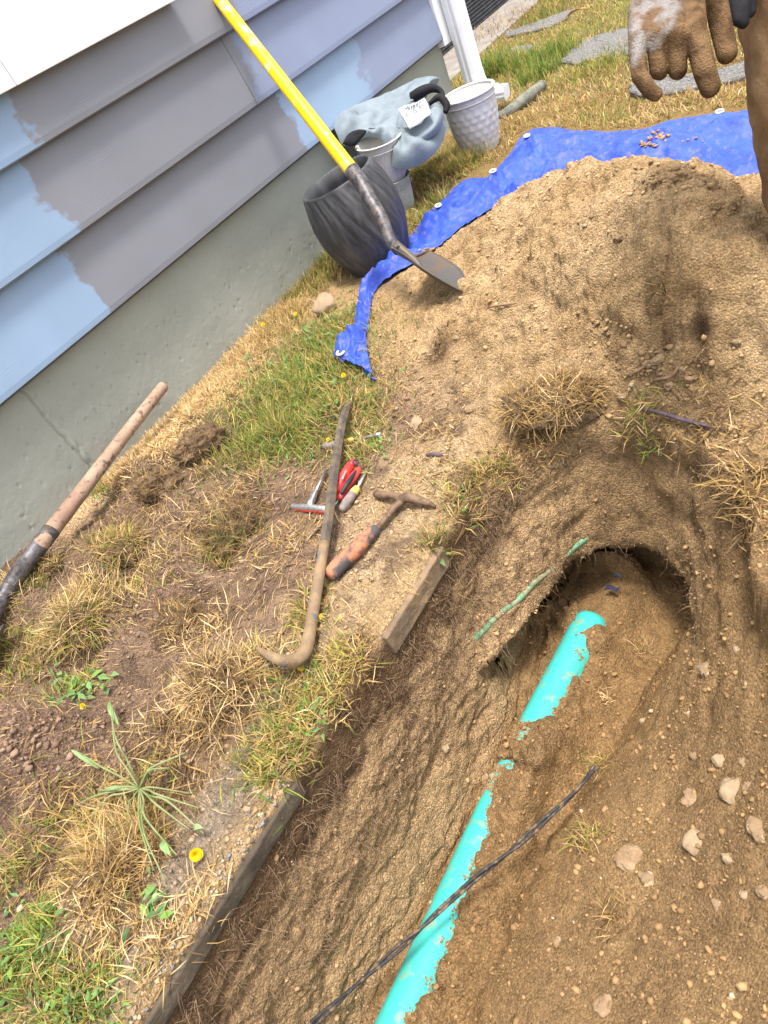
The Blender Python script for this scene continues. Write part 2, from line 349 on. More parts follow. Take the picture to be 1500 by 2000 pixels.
CP += [(2.2, 1.35, .10), (2.25, 1.6, .12), (2.05, 1.85, .16), (0, -.6, .0), (0, 0, .03), (0, .32, .03), (0, .8, .01), (0, 1.2, 0), (0, 1.9, 0), (0, 2.5, 0), (0, 3.3, .03), (.6, -.6, 0), (.6, .1, .0), (.7, .6, 0), (1.1, -.6, 0), (1.38, -.6, 0), (1.38, -.2, 0),
       (1.38, .2, 0), (1.38, .6, 0), (1.38, .9, 0), (2.1, -.6, 0), (2.5, -.6, 0), (2.5, 0, 0), (2.5, .6, 0), (2.1, .5, 0), (1.7, -.6, 0), (1.75, .4, 0), (2.5, 1.1, .04), (2.5, 1.6, .1), (2.5, 2.0, .03),
       (.45, 2.0, 0), (.6, 2.6, 0), (.9, 2.7, 0), (1.2, 2.5, .01), (1.5, 2.4, .01), (1.8, 2.3, .01), (2.2, 2.2, .01), (2.5, 2.5, 0), (.8, 3.3, 0), (1.6, 3.3, 0), (2.5, 3.3, 0), (1.15, 2.3, .03), (1.5, 2.15, .06), (1.85, 2.05, .06), (2.2, 2.0, .04)]
_ip = np.interp
def trench(X, Y):
    """depth of the dig below the ground line, negative"""
    Yw = Y+.03*fbm(X*4, Y, 0*X, 7, 3, 5)
    wob = .010*fbm(Yw, 0*X, 0*X, 4, 1, 9)
    xf = _ip(Y, [-.6, -.3, -.1, .1, .35, .5, .7, .9, 1.2], [1.465, 1.465, 1.465, 1.465, 1.470, 1.485, 1.475, 1.47, 1.47])+wob
    xr = _ip(Y, [-.6, -.3, .1, .39, .6, .9, 1.09, 1.3], [1.69, 1.68, 1.66, 1.68, 1.72, 1.79, 1.79, 1.7])+wob
    xe = _ip(Y, [-.6, .3, .6, .85, 1.05, 1.3], [2.42, 2.36, 2.2, 1.97, 1.9, 1.85])
    xr0 = 1.397+.012*sst(.80, .86, Y)*fbm(Y, X*0, X*0, 14, 3, 2)-.012*sst(.5, .55, Y)*0
    D = np.zeros_like(X)
    # left side: rim, earth face, foot
    def seg(x, xs, zs):
        out = np.full_like(x, zs[0])
        for i in range(len(xs)-1):
            t = np.clip((x-xs[i])/np.maximum(xs[i+1]-xs[i], 1e-4), 0, 1); out = out+t*(zs[i+1]-zs[i])
        return out
    left = seg(X, [xr0, xr0+.006, xr0+.010, xf-.030, xf-.004, xf+.02], [0, -.062, -.08, -.37, -.47, -.50])
    step = .06*sst(-.6, -.2, Y)
    right = seg(X, [xr, xr+.035, xr+.06+.35*(xe-xr), xr+.1+.6*(xe-xr), xe], [-.50, -.50+step, -.27, -.12, 0])+.0
    D = np.maximum(left, right)
    floor = -.5+.012*fbm(X, Y, 0*X, 9, 4, 3)
    D = np.maximum(D, floor)
    D = np.where(X < (xf+xr)/2, np.maximum(left, floor), np.maximum(right, floor))
    # far end
    yl = _ip(X, [1.36, 1.42, 1.47, 1.51, 1.55, 1.6, 1.68, 1.76, 1.83, 1.9, 2.0], [.55, .60, .68, .80, .99, 1.06, 1.085, 1.04, .95, .8, .6])+.012*fbm(X, 0*X, 0*X, 12, 3, 21)
    yr = _ip(X, [1.36, 1.40, 1.47, 1.55, 1.65, 1.8, 1.89, 1.95, 2.1], [.80, .90, 1.07, 1.14, 1.18, 1.14, 1.08, .98, .7])+.018*fbm(X, 0*X, 0*X, 10, 3, 23)
    t = (Y-yl)/np.maximum(yr-yl, .02)
    e = np.where(t > 1, 0, np.where(t > 0, -.31+.31*(.72*np.clip(t, 0, 1)+.28*np.clip(t, 0, 1)**4), -.31+.22*np.clip((Y-yl)/.02, -1, 0)))
    D = np.maximum(D, e)
    D = np.minimum(D, 0)
    return D, yl
def axis(segs):
    out = []
    for a, b, st in segs: out += list(np.arange(a, b-1e-9, st))
    out.append(segs[-1][1]); return np.array(out)
AX = axis([(-.02, .55, .0085), (.55, 1.34, .006), (1.34, 1.39, .004), (1.39, 1.405, .0019), (1.405, 1.445, .0005), (1.445, 1.50, .0012), (1.50, 1.625, .0027), (1.625, 1.72, .005), (1.72, 2.1, .0055), (2.1, 2.62, .011)])
AY = axis([(-.62, -.2, .009), (-.2, .1, .0046), (.1, .9, .0046), (.9, 1.22, .004), (1.22, 2.2, .0062), (2.2, 2.9, .012), (2.9, 3.5, .02)])
GX, GY = np.meshgrid(AX, AY, indexing='ij')
BASE = tps(CP, GX, GY)
# lumps: mound gets streaky slides and clods, left strip is churned turf
mnd = sst(.02, .12, BASE)
leftz = sst(1.42, 1.3, GX)*sst(1.45, 1.1, GY)
BASE = BASE+.010*fbm(GX, GY, 0*GX, 4, 3, 31)+mnd*(.022*fbm(GX+.5*GY, GY, 0*GX, 6, 4, 33)+.010*(1-2*np.abs(fbm(GX+.3*GY, GY*.8, 0*GX, 9, 3, 34)))+.006*np.abs(fbm(GX, GY, 0*GX, 25, 3, 35)))
away = sst(1.38, 1.26, GX)
ct = P(705, 985, z=0); calm = 1-.9*np.exp(-(((GX-ct[0])/.30)**2+((GY-ct[1])/.38)**2)**2)
BASE = BASE+leftz*away*(.044*fbm(GX, GY, 0*GX, 6, 4, 37)+.008*(1-2*np.abs(fbm(GX, GY, 0*GX, 16, 3, 38)))+.007*fbm(GX, GY, 0*GX, 45, 3, 39))*calm*sst(.0, .25, GX)
BASE = BASE*1.0
def hollow(px, py, z, r, dep, sq=1.0):
    global BASE
    c = P(px, py, z=z); BASE = BASE-dep*np.exp(-(((GX-c[0])/r)**2+((GY-c[1])/(r*sq))**2))
def bump_(px, py, z, rx, ry, h, ang=0):
    global BASE
    c = P(px, py, z=z); dx = GX-c[0]; dy = GY-c[1]; u = dx*math.cos(ang)+dy*math.sin(ang); v = -dx*math.sin(ang)+dy*math.cos(ang)
    BASE = BASE+h*np.exp(-((u/rx)**2+(v/ry)**2)**1.5)
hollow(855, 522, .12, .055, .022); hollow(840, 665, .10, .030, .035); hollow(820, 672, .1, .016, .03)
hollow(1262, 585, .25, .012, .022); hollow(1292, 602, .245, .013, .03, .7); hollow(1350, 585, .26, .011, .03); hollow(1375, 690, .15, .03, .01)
bump_(1245, 500, .31, .13, .03, .014, 1.2); bump_(1330, 545, .28, .07, .035, .012, .2); bump_(1050, 520, .22, .10, .05, .018, .8); bump_(920, 560, .15, .09, .04, .02, .6); bump_(1165, 450, .30, .05, .035, .032, .5); bump_(1320, 480, .33, .09, .035, .02, 1.1); bump_(1230, 430, .33, .12, .03, .018, .9)
hollow(165, 1280, .0, .045, .06, 1.3); hollow(430, 1085, .0, .07, .045, .6); hollow(355, 1540, 0, .04, .045); hollow(225, 1240, 0, .03, .03); hollow(120, 1710, 0, .05, .03); hollow(330, 1130, 0, .05, .03, .7); bump_(330, 1010, .02, .09, .05, .03, .7); bump_(230, 1330, .01, .06, .05, .03, .3); hollow(560, 1240, 0, .03, .014)
bump_(390, 880, .03, .09, .05, .055, .8); bump_(400, 1010, .02, .08, .05, .02, .8)
bump_(70, 1480, .03, .13, .10, .09, .5); bump_(330, 940, .03, .10, .05, .04, .8); bump_(250, 1010, .03, .05, .04, .03, .4); bump_(1090, 800, .02, .10, .05, .025, .3)
TR, YL = trench(GX, GY)
Z0 = BASE+TR
# sewer pipe axis, and the soil banked against and over it
PR, PAZ = .047, -.488
def PAX(y): return float(np.interp(y, [-.8, .0, .5, .95], [1.556, 1.556, 1.556, 1.578]))
pu = (GX-np.interp(GY, [-.8, .0, .5, .95], [1.556, 1.556, 1.556, 1.578]))/PR
uc = np.interp(GY, [-.6, -.05, .05, .12, .17, .25, .32, .38, .44, .49, .51, .60, .615, .65, .70, .76, .80, .83, .86, .89, .95, .975, 1.0], [.65, .75, .95, .9, .8, .75, .6, .35, .05, -.35, -1.2, -1.2, .2, .55, .65, .85, .85, .5, .55, 1.0, 1.1, 1.0, -1.2])
uc = uc-.12+.28*sst(.6, .66, GY)-.06*sst(.35, .2, GY)+.16*fbm(GX, GY, 0*GX, 22, 2, 141)+.16*fbm(GX, GY, 0*GX, 55, 2, 142)
ucc = np.clip(uc, -.97, .97); zs = PAZ+PR*(np.sqrt(1-ucc**2)+.62*(np.clip(pu, -2, 1.25)-ucc)+np.clip(-1.0-uc, 0, 1)*1.6)
zs = np.where(pu < -1, np.maximum(PAZ-.012, np.minimum(Z0, PAZ-.012)), zs)
wgt = sst(-1.6, -1.1, pu)*sst(2.9, 1.3, pu)*sst(1.06, .99, GY)
slp = np.abs(np.gradient(YL, axis=0)/np.gradient(GX, axis=0)); slp = np.where(GX < 1.49, 0, slp)
dl = (YL-GY)/np.sqrt(1+np.minimum(slp, 5)**2)
wgt = wgt*sst(.004, .030, dl)
Z0 = Z0*(1-wgt)+np.maximum(zs, -.53)*wgt
Z0 = np.where((GX > 1.30) & (GX < 1.398) & (GY < .84) & (TR > -.02), np.clip(Z0, .001, .006)+.003*fbm(GX, GY, 0*GX, 30, 2, 40), Z0)
# surface positions before the pushed-in cave and normal displacement
def height(x, y):
    i = np.clip(np.searchsorted(AX, x)-1, 0, len(AX)-2); j = np.clip(np.searchsorted(AY, y)-1, 0, len(AY)-2)
    tx = np.clip((x-AX[i])/(AX[i+1]-AX[i]), 0, 1); ty = np.clip((y-AY[j])/(AY[j+1]-AY[j]), 0, 1)
    return (Z0[i, j]*(1-tx)+Z0[i+1, j]*tx)*(1-ty)+(Z0[i, j+1]*(1-tx)+Z0[i+1, j+1]*tx)*ty
def hit(px, py, up=0.0):
    """where the ray through a photograph pixel first meets the ground"""
    D = _F + _R*(px-750)/FPX - _U*(py-1000)/FPX
    t = np.arange(.5, 9, .003); q = CAM+t[:, None]*D
    inside = (q[:, 0] < 2.62) & (q[:, 1] < 3.5) & (q[:, 1] > -.62)
    h = np.where(inside, height(q[:, 0], q[:, 1]), 0.0)
    k = np.argmax(q[:, 2] < h); r = q[k].copy(); r[2] += up; return r
PX3, PY3, PZ3 = GX.copy(), GY.copy(), Z0.copy()
# cave at the far end: low points are pushed away under the lip
dl = np.clip(dl, 0, 9)
sdep = sst(-.30, -.40, Z0)*np.exp(-(dl/.20)**2)*(GX > 1.40)*(GX < 1.98)*(GY < YL+.02)*sst(.60, .80, GY)
sdep = np.where(TR < -.25, sdep, 0)
PY3 = PY3+.15*sdep; PX3 = PX3-.085*sdep*sst(1.75, 1.56, GX)
def normals(X, Y, Z):
    d1 = np.stack([np.gradient(a, axis=0) for a in (X, Y, Z)], -1); d2 = np.stack([np.gradient(a, axis=1) for a in (X, Y, Z)], -1)
    n = np.cross(d1, d2); return n/(np.linalg.norm(n, axis=-1, keepdims=True)+1e-12)
NN = normals(PX3, PY3, PZ3)
steep = sst(.9, .45, NN[..., 2])*sst(-.01, -.05, TR)
plankz = sst(-.09, -.12, TR)+sst(.86, .9, GY); plankz = np.clip(plankz, 0, 1)
dsp = .0035*fbm(PX3, PY3, PZ3, 28, 4, 41, .6)*(1+1.3*mnd)*(1-.9*sst(0, .6, wgt))+mnd*.004*(1-2*np.abs(fbm(PX3, PY3, PZ3, 34, 2, 46)))
rid = 1-2*np.abs(fbm(PX3*1.0, PY3*.55, PZ3*1.6+.5*PY3, 16, 3, 43))
rid2 = 1-2*np.abs(fbm(PX3+.4*PY3, PY3*.4+PZ3*.3, PZ3*1.5-.35*PY3, 30, 3, 47))
dsp = dsp+steep*plankz*(.012*fbm(PX3*.8, PY3*.5, PZ3*1.2-.3*PY3, 12, 2, 44)+.003*rid+.005*rid2*(.4+.6*sst(-.3, .5, fbm(PX3, PY3, PZ3, 6, 2, 48)))+.0032*fbm(PX3, PY3, PZ3, 55, 3, 45))
dsp = dsp*(1-.8*((GX > 1.28) & (GX < 1.40) & (GY < .84)))
PX3 = PX3+NN[..., 0]*dsp; PY3 = PY3+NN[..., 1]*dsp; PZ3 = PZ3+NN[..., 2]*dsp
POS = np.stack([PX3, PY3, PZ3], -1); NN = normals(PX3, PY3, PZ3)
# colours of the earth: pale dug sand, brown floor, dark topsoil, purplish turf bed
n1 = fbm(GX, GY, PZ3, 5, 4, 51); n2 = fbm(GX, GY, PZ3, 18, 4, 53)
def C(*c): return np.array(c)
sand = C(.43, .30, .175); floorc = C(.27, .17, .085); top = C(.105, .062, .038); turf = C(.235, .155, .105); sandl = C(.50, .36, .225)
col = np.zeros(GX.shape+(3,))+sand
def mixc(c, k): 
    global col
    k = np.clip(k, 0, 1)[..., None]; col = col*(1-k)+c*k
mixc(sandl, mnd*sst(-.3, .6, n1)*.8)
mixc(C(.33, .21, .115), mnd*sst(.1, .7, n2)*.5)
mixc(turf, leftz*sst(1.30, 1.05, GX+.06*n1+.25*sst(.9, .3, GY)*0)*1.0)
c_ = P(760, 1080, z=0); mixc(C(.42, .30, .18), np.exp(-(((GX-c_[0])/.22)**2+((GY-c_[1])/.3)**2)**2)*.9)
c_ = P(330, 830, z=0); mixc(C(.62, .44, .25), sst(.20, .06, GX+.03*n2)*sst(.4, .7, GY)*sst(1.75, 1.5, GY)*1.0)
mixc(C(.13, .085, .06), leftz*sst(.15, .7, n2)*.7)
mixc(C(.25, .16, .085), sst(1.42, 1.5, GX)*sst(1.25, 1.0, GY)*.9)
mixc(C(.36, .245, .14), sst(1.36, 1.42, GX)*sst(1.95, 1.85, GX)*sst(.72, .85, GY)*sst(1.35, 1.2, GY)*.9)
mixc(C(.37, .245, .13), sst(1.72, 1.95, GX)*sst(1.0, .6, GY)*sst(-.5, .5, n1)*.75)
mixc(floorc, sst(-.36, -.47, PZ3)*.95)
band = sst(-.005, -.03, TR)*sst(-.24, -.11, TR+.05*n2)*sst(1.62, 1.5, GX); mixc(top, band*.9*sst(.98, .84, GY))
band2 = sst(-.005, -.03, TR)*sst(-.12, -.05, TR+.04*n2)*sst(.75, 1.0, GY); mixc(C(.19, .125, .085), band2*.4)
mixc(C(.40, .275, .165), sst(-.10, -.17, TR+.05*n2)*sst(-.51, -.46, TR)*sst(1.6, 1.5, GX)*.95)
mixc(C(.12, .072, .045), sst(.32, .55, n2)*sst(1.1, 1.35, GX)*sst(.8, .95, GY)*sst(1.3, 1.2, GY)*.25)
for (px, py, z, r) in [(845, 668, .1, .045), (1262, 585, .25, .011), (1292, 602, .245, .012), (1375, 690, .14, .022), (1350, 585, .26, .010)]:  # shade in the mound's hollows and crevices, painted into the soil colour
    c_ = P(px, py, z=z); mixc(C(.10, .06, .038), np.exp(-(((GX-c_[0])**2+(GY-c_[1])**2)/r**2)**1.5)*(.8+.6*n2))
c_ = P(470, 1600, z=0); mixc(C(.20, .175, .155), leftz*sst(1.20, 1.32, GX)*sst(.45, .3, GY)*.7)
lawnz = sst(2.3, 2.7, GY+.2*n1)*sst(.06, .02, BASE); mixc(C(.22, .15, .06), lawnz*.9)
for (px, py, z, rr) in [(70, 1470, .05, .14), (390, 890, .04, .09), (320, 950, .03, .11), (480, 1010, 0, .10), (600, 1100, 0, .06), (300, 1150, 0, .1)]:
    c_ = P(px, py, z=z); mixc(C(.215, .135, .098), np.exp(-(((GX-c_[0])**2+(GY-c_[1])**2)/rr**2)**2)*.8)
    mixc(C(.11, .068, .05), np.exp(-(((GX-c_[0])**2+(GY-c_[1])**2)/rr**2)**2)*sst(.25, .6, n2)*.7)
gz = np.exp(-(((GX-.42)/.28)**2+((GY-1.25)/.45)**2)**2); mixc(C(.16, .13, .06), gz*.85)
warm = 1-.75*(leftz*sst(1.36, 1.3, GX))
col = col*(1-warm[..., None]*(1-C(1.0, .95, .83)))
nx, ny = GX.shape
idx = np.arange(nx*ny).reshape(nx, ny)
q = np.stack([idx[:-1, :-1], idx[1:, :-1], idx[1:, 1:], idx[:-1, 1:]], -1).reshape(-1)
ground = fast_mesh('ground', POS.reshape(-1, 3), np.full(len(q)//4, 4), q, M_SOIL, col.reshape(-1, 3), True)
tag(ground, 'dug over sandy ground with trench and soil mound', None, kind='structure')
def outer():
    """ground from the edge of the fine sheet to the horizon"""
    xs = [-60, -20, -6, -2.5, -1.2, -.4, -.02, .6, 1.3, 2.0, 2.62, 3.4, 5, 9, 20, 60]; ys = [-60, -20, -6, -2, -.62, .4, 1.4, 2.4, 3.5, 4.5, 6, 9, 14, 25, 60]
    V = []; Fc = []; c = []
    for x in xs:
        for y in ys: V.append((x, y, 0.0))
    n = len(ys)
    for i in range(len(xs)-1):
        for j in range(n-1):
            if xs[i] >= -.021 and xs[i+1] <= 2.63 and ys[j] >= -.63 and ys[j+1] <= 3.51: continue
            Fc.append((i*n+j, (i+1)*n+j, (i+1)*n+j+1, i*n+j+1))
    V = np.array(V); loops = np.array(Fc).ravel()
    o = fast_mesh('lawn', V, np.full(len(Fc), 4), loops, M_SOIL, np.tile([.20, .15, .06], (len(V), 1)))
    o.location.z = -.004
    tag(o, 'dry lawn ground beyond the dig', None, kind='structure')
outer()

# ------------------------------------------------------------------ house
H = tag(empty('house', (0, 1, 0)), 'house wall of grey and pale blue lap siding on a grey green foundation', 'house')
BLUE = (.235, .325, .465); GREY = (.198, .203, .232); LIL = (.215, .25, .36); PBLUE = (.25, .34, .47)
def yy(px, py): return float(P(px, py, x=0)[1])
z0 = .417; e = .243; YS, YE = -3.2, 3.56
def board(y0, y1, k, m):
    zb = z0+k*e; zt = zb+e+.02
    V = []; Fc = []
    prof = [(.008, zb+.016), (.031, zb-.001), (.036, zb+.003), (.0357, zb+.02), (.004, zt), (.001, zt), (.001, zb+.02)]
    for yv in (y0, y1): V += [(a, yv, b) for a, b in prof]
    n = len(prof)
    for i in range(n): Fc.append((i, (i+1) % n, n+(i+1) % n, n+i))
    Fc.append(tuple(range(n-1, -1, -1))); Fc.append(tuple(range(n, 2*n)))
    return adopt(mesh('siding_board', V, Fc, m), H)
m0 = siding_mat('siding_paint_low', [yy(160, 545), yy(566, 245), yy(700, 130)], [BLUE, GREY, PBLUE, LIL])
m1 = siding_mat('siding_paint_mid', [yy(90, 405), yy(475, 150)+.015], [BLUE, GREY, LIL])
m2 = siding_mat('siding_paint_high', [yy(40, 240), yy(462, 30)], [BLUE, GREY, LIL])
m3 = siding_mat('siding_paint_plain', [yy(462, 30)+.4], [GREY, LIL])
yj = yy(461, 145)
board(YS, YE, 0, m0)
board(YS, yj-.0012, 1, m1); board(yj+.0012, YE, 1, m1)
board(YS, YE, 2, m2)
for k in range(3, 10): board(YS, YE, k, m3)
adopt(box('wall_sheathing', (-.14, YS, .405), (-.001, YE+.04, 2.9), M_TBLACK), H)
# foundation, slightly uneven painted concrete with a patched vertical joint
def grid_panel(name, x, y0, y1, za, zb, ny_, nz_, m, f):
    V = []; Fc = []
    for i in range(ny_+1):
        for j in range(nz_+1):
            yv = y0+(y1-y0)*i/ny_; zv = za+(zb-za)*j/nz_; V.append((x, yv, zv))
    V = np.array(V); V[:, 0] += f(V[:, 1], V[:, 2])
    for i in range(ny_):
        for j in range(nz_):
            a = i*(nz_+1)+j; Fc.append((a, a+nz_+1, a+nz_+2, a+1))
    n = len(V); V2 = V.copy(); V2[:, 0] = x-.15
    b = [0, nz_, (ny_)*(nz_+1)+nz_, ny_*(nz_+1)]
    Vb = np.vstack([V, V2[b]]); Fc += [(n, n+1, n+2, n+3)]
    Fc.append(tuple([i*(nz_+1)+nz_ for i in range(ny_+1)]+[n+2, n+1]))
    return mesh(name, Vb, Fc, m, None, True)
cA, cB = P(45, 768, x=-.01), P(162, 898, x=-.01)
pit_rs = np.random.RandomState(8); PITS = np.stack([pit_rs.uniform(-.2, 3.5, 420), pit_rs.uniform(.0, .40, 420), pit_rs.uniform(.0015, .0045, 420), pit_rs.uniform(-1, 1, 420)], 1)
def ff(y, z):
    t = (cA[2]-z)/(cA[2]-cB[2]); yc = cA[1]+(cB[1]-cA[1])*t+.004*vnoise(z*40, z*0, z*0, 3)
    r = .002*fbm(y, z, 0*y, 5, 4, 61)
    out = r+.0035*np.exp(-((y-yc-.012)/.010)**2)*(1+.8*vnoise(y*60, z*60, 0*y, 4))-.006*np.exp(-((y-yc)/.003)**2)
    for a_, b_, r_, s_ in PITS: m_ = (np.abs(y-a_) < .02); out[m_] += (.003 if s_ > .3 else -.004)*np.exp(-((y[m_]-a_)**2+(z[m_]-b_)**2)/r_**2)
    return out
fo = grid_panel('foundation', -.006, YS, YE+.02, -.12, .404, 2200, 90, M_CONC, ff)
adopt(fo, H)
# white corner board, downspout at the corner
adopt(box('corner_trim', (-.02, YE+.001, .385), (.034, YE+.085, 2.9), M_WHITE, bev=.002), H)
yD = 3.60
rib = []
for k in range(40):
    a = 2*math.pi*k/40; c, s = math.cos(a), math.sin(a); r = 1/max(abs(c)**4+abs(s)**4, 1e-6)**.25
    rib.append((c*r*1.0*(1-.05*(k % 4 < 2)), s*r*.72*(1-.05*(k % 4 < 2))))
dsx = .085
ds = adopt(tube('downspout', [(dsx, 3.66, 2.8), (dsx, 3.66, 1.2), (dsx, 3.66, .20)], .058, M_GUTTER, n=40, sec=rib, smooth=False), H)
eb = adopt(tube('downspout_elbow', [(dsx, 3.66, .21), (dsx+.004, 3.66, .15), (dsx+.02, 3.665, .115), (dsx+.05, 3.67, .09), (dsx+.10, 3.675, .08)], [.059, .06, .058, .054, .05], M_GUTTER, n=40, sec=rib, smooth=False, sub=4), H)
adopt(tube('outlet_collar', [(dsx+.095, 3.675, .08), (dsx+.12, 3.677, .078), (dsx+.15, 3.68, .075)], [.046, .048, .046], M_GUTTER, n=40, sec=rib, smooth=False), H)
# window whose white lower trim shows at the top left
W = bpy.data.objects.new('window', None); COL.objects.link(W); W.parent = H; W.location = (0, 0, 0)
def wpart(name, a, b, m, bev=.002):
    o = box(name, a, b, m, bev=bev); o.parent = W; o.location = (0, -1, 0); return o
ye = 2.02; ys_ = 1.314
wpart('window_sill', (.002, ys_+.001, 1.054), (.060, ye, 1.205), M_WHITE)
wpart('window_sill', (.002, .2, 1.054), (.058, ys_-.001, 1.203), M_WHITE)
wpart('casing', (.002, ye-.10, 1.2055), (.052, ye-.004, 2.4), M_WHITE)
wpart('casing', (.002, .22, 1.2055), (.052, .32, 2.4), M_WHITE)
wpart('casing', (.002, .2, 2.401), (.054, ye, 2.5), M_WHITE)
wpart('sash', (.006, .321, 1.206), (.040, ye-.101, 1.275), M_WHITE)
wpart('sash', (.006, .321, 2.33), (.040, ye-.101, 2.400), M_WHITE)
wpart('pane', (.006, .321, 1.276), (.028, ye-.101, 2.329), M_GLASS, 0)

# wing beyond the corner: ribbed black panel and concrete strip
def ribpanel():
    V = []; Fc = []; n = 0
    x = -1.1; y0, y1 = 4.3, 9.0
    zs = [k*.0125 for k in range(0, 90)]
    for k, z in enumerate(zs):
        xx = x+(.006 if k % 2 else -.004); V += [(xx, y0, z-.02), (xx, y1, z-.02)]
    for k in range(len(zs)-1): Fc.append((2*k, 2*k+1, 2*k+3, 2*k+2))
    n = len(V); V += [(x-.08, y0, -.02), (x-.08, y1, -.02), (x-.08, y0, zs[-1]-.02), (x-.08, y1, zs[-1]-.02)]
    Fc += [(n, n+2, n+3, n+1), (2*len(zs)-2, 2*len(zs)-1, n+3, n+2)]
    return mesh('ribbed_panel', V, Fc, M_BLACKPANEL)
tag(ribpanel(), 'black ribbed plastic panel standing beyond the house corner', 'panel')
tag(box('concrete_strip', (-1.095, 3.9, -.05), (-.62, 9.0, .012), M_GREYSTRIP, bev=.006), 'grey concrete strip at the foot of the black ribbed panel', None, kind='structure')

# ------------------------------------------------------------------ edging slabs along the trench
def slab(y0, y1, x0, x1, zt, th, m, name, seed):
    nyy, nxx, nzz = int((y1-y0)/.008), 10, 6
    import bmesh
    bm = bmesh.new(); bmesh.ops.create_cube(bm, size=1)
    for v in bm.verts: v.co = ((x0+x1)/2+v.co.x*(x1-x0), (y0+y1)/2+v.co.y*(y1-y0), zt-th/2+v.co.z*th)
    bmesh.ops.subdivide_edges(bm, edges=[ed for ed in bm.edges if abs(ed.verts[0].co.y-ed.verts[1].co.y) > .01], cuts=nyy, use_grid_fill=True)
    bmesh.ops.subdivide_edges(bm, edges=[ed for ed in bm.edges if abs(ed.verts[0].co.z-ed.verts[1].co.z) > .01], cuts=nzz, use_grid_fill=True)
    A = np.array([v.co[:] for v in bm.verts])
    nrm = fbm(A[:, 0], A[:, 1], A[:, 2], 30, 3, seed)
    for v, k in zip(bm.verts, nrm): v.co.x += .003*k; v.co.z += .002*k
    me = bpy.data.meshes.new(name); bm.to_mesh(me); bm.free(); me.materials.append(m)
    o = bpy.data.objects.new(name, me); COL.objects.link(o)
    md = o.modifiers.new('b', 'BEVEL'); md.width = .004; md.segments = 2; md.limit_method = 'ANGLE'
    for p_ in me.polygons: p_.use_smooth = False
    return o
ya, yb = float(P(735, 1240, z=0)[1]), float(P(852, 1062, z=0)[1])
tag(slab(ya, yb, 1.36, 1.4105, -.004, .056, M_SLABTAN, 'edging_slab', 3), 'short sand covered concrete slab edge beside the hammer at the trench rim', 'slab')
yc = float(P(572, 1518, z=0)[1])
tag(slab(-.6, yc, 1.36, 1.4085, -.006, .040, M_BOARDGREY, 'edging_slab', 5), 'long muddy concrete slab edge running along the trench below the uprooted weed', 'slab')

# ------------------------------------------------------------------ pipes and cables in the dig
ax = [(PAX(y), y, PAZ) for y in (-.75, -.4, -.1, .2, .4, .6, .8, .945)]
pipe = tube('sewer_pipe', ax, PR, M_PIPE, n=48, sub=6, roundcap=.6)
tag(pipe, 'bright teal plastic sewer pipe half buried in the trench floor', 'pipe')

def cable(name, px, zz, r, m, off=(0, 0, 0), twist=0.0):
    q = [P(a, b, z=c)+np.array(off) for (a, b), c in zip(px, zz)]
    q = catmull(q, 10); out = []
    for i, p_ in enumerate(q): out.append(p_+np.array([math.cos(i*.13+twist)*r*1.15, 0, math.sin(i*.13+twist)*r*1.15+.002*math.sin(i*.31+twist)]))
    return tube(name, out, r, m, n=8)
cpx = [(1165, 1495), (1125, 1545), (1060, 1605), (1000, 1660), (930, 1715), (870, 1768), (815, 1820), (760, 1868), (700, 1920), (650, 1965), (560, 2045)]
cz = [-.36, -.345, -.345, -.345, -.35, -.36, -.36, -.36, -.36, -.37, -.38]
cb = empty('twisted_cable', P(870, 1768, z=-.34)); tag(cb, 'pair of muddy black cables strung across the teal pipe', 'cable')
adopt(cable('cable_strand', cpx, cz, .0034, M_CABLE, twist=0), cb); adopt(cable('cable_strand', cpx, cz, .0034, M_CABLE, twist=math.pi), cb)
gp = [(925, 1245), (975, 1195), (1010, 1165), (1045, 1132), (1080, 1102), (1112, 1072), (1145, 1045)]
gg = [hit(a, b) for a, b in gp]; gg = [g+np.array([.0, .001*math.sin(i*2.1), -.0082+.0035*math.sin(i*2.6)]) for i, g in enumerate(gg)]
tag(tube('green_conduit', gg, .008, M_GREENP, n=10, sub=4), 'thin muddy green tube showing through the far trench face', 'tube')
for (px, py, r, lb) in [(1196, 1152, .016, 'dark blue plastic scrap lying in the mouth of the dug hollow, the larger one'), (1208, 1127, .009, 'tiny dark plastic scrap behind the larger one in the dug hollow')]:
    c = hit(px, py); V = [(r*1.3*math.cos(a)*k, r*.7*math.sin(a)*k, .004*math.sin(3*a)) for a, k in [(.2, 1), (1.1, .6), (1.9, 1), (2.8, .7), (3.7, 1.1), (4.6, .6), (5.5, .9)]]
    o = mesh('plastic_scrap', V, [tuple(range(7))], mat('dark_blue_plastic', (.03, .035, .06), .4)); o.location = tuple(c+np.array([0, 0, .008]))
    md = o.modifiers.new('s', 'SOLIDIFY'); md.thickness = .002
    tag(o, lb, 'plastic scrap')

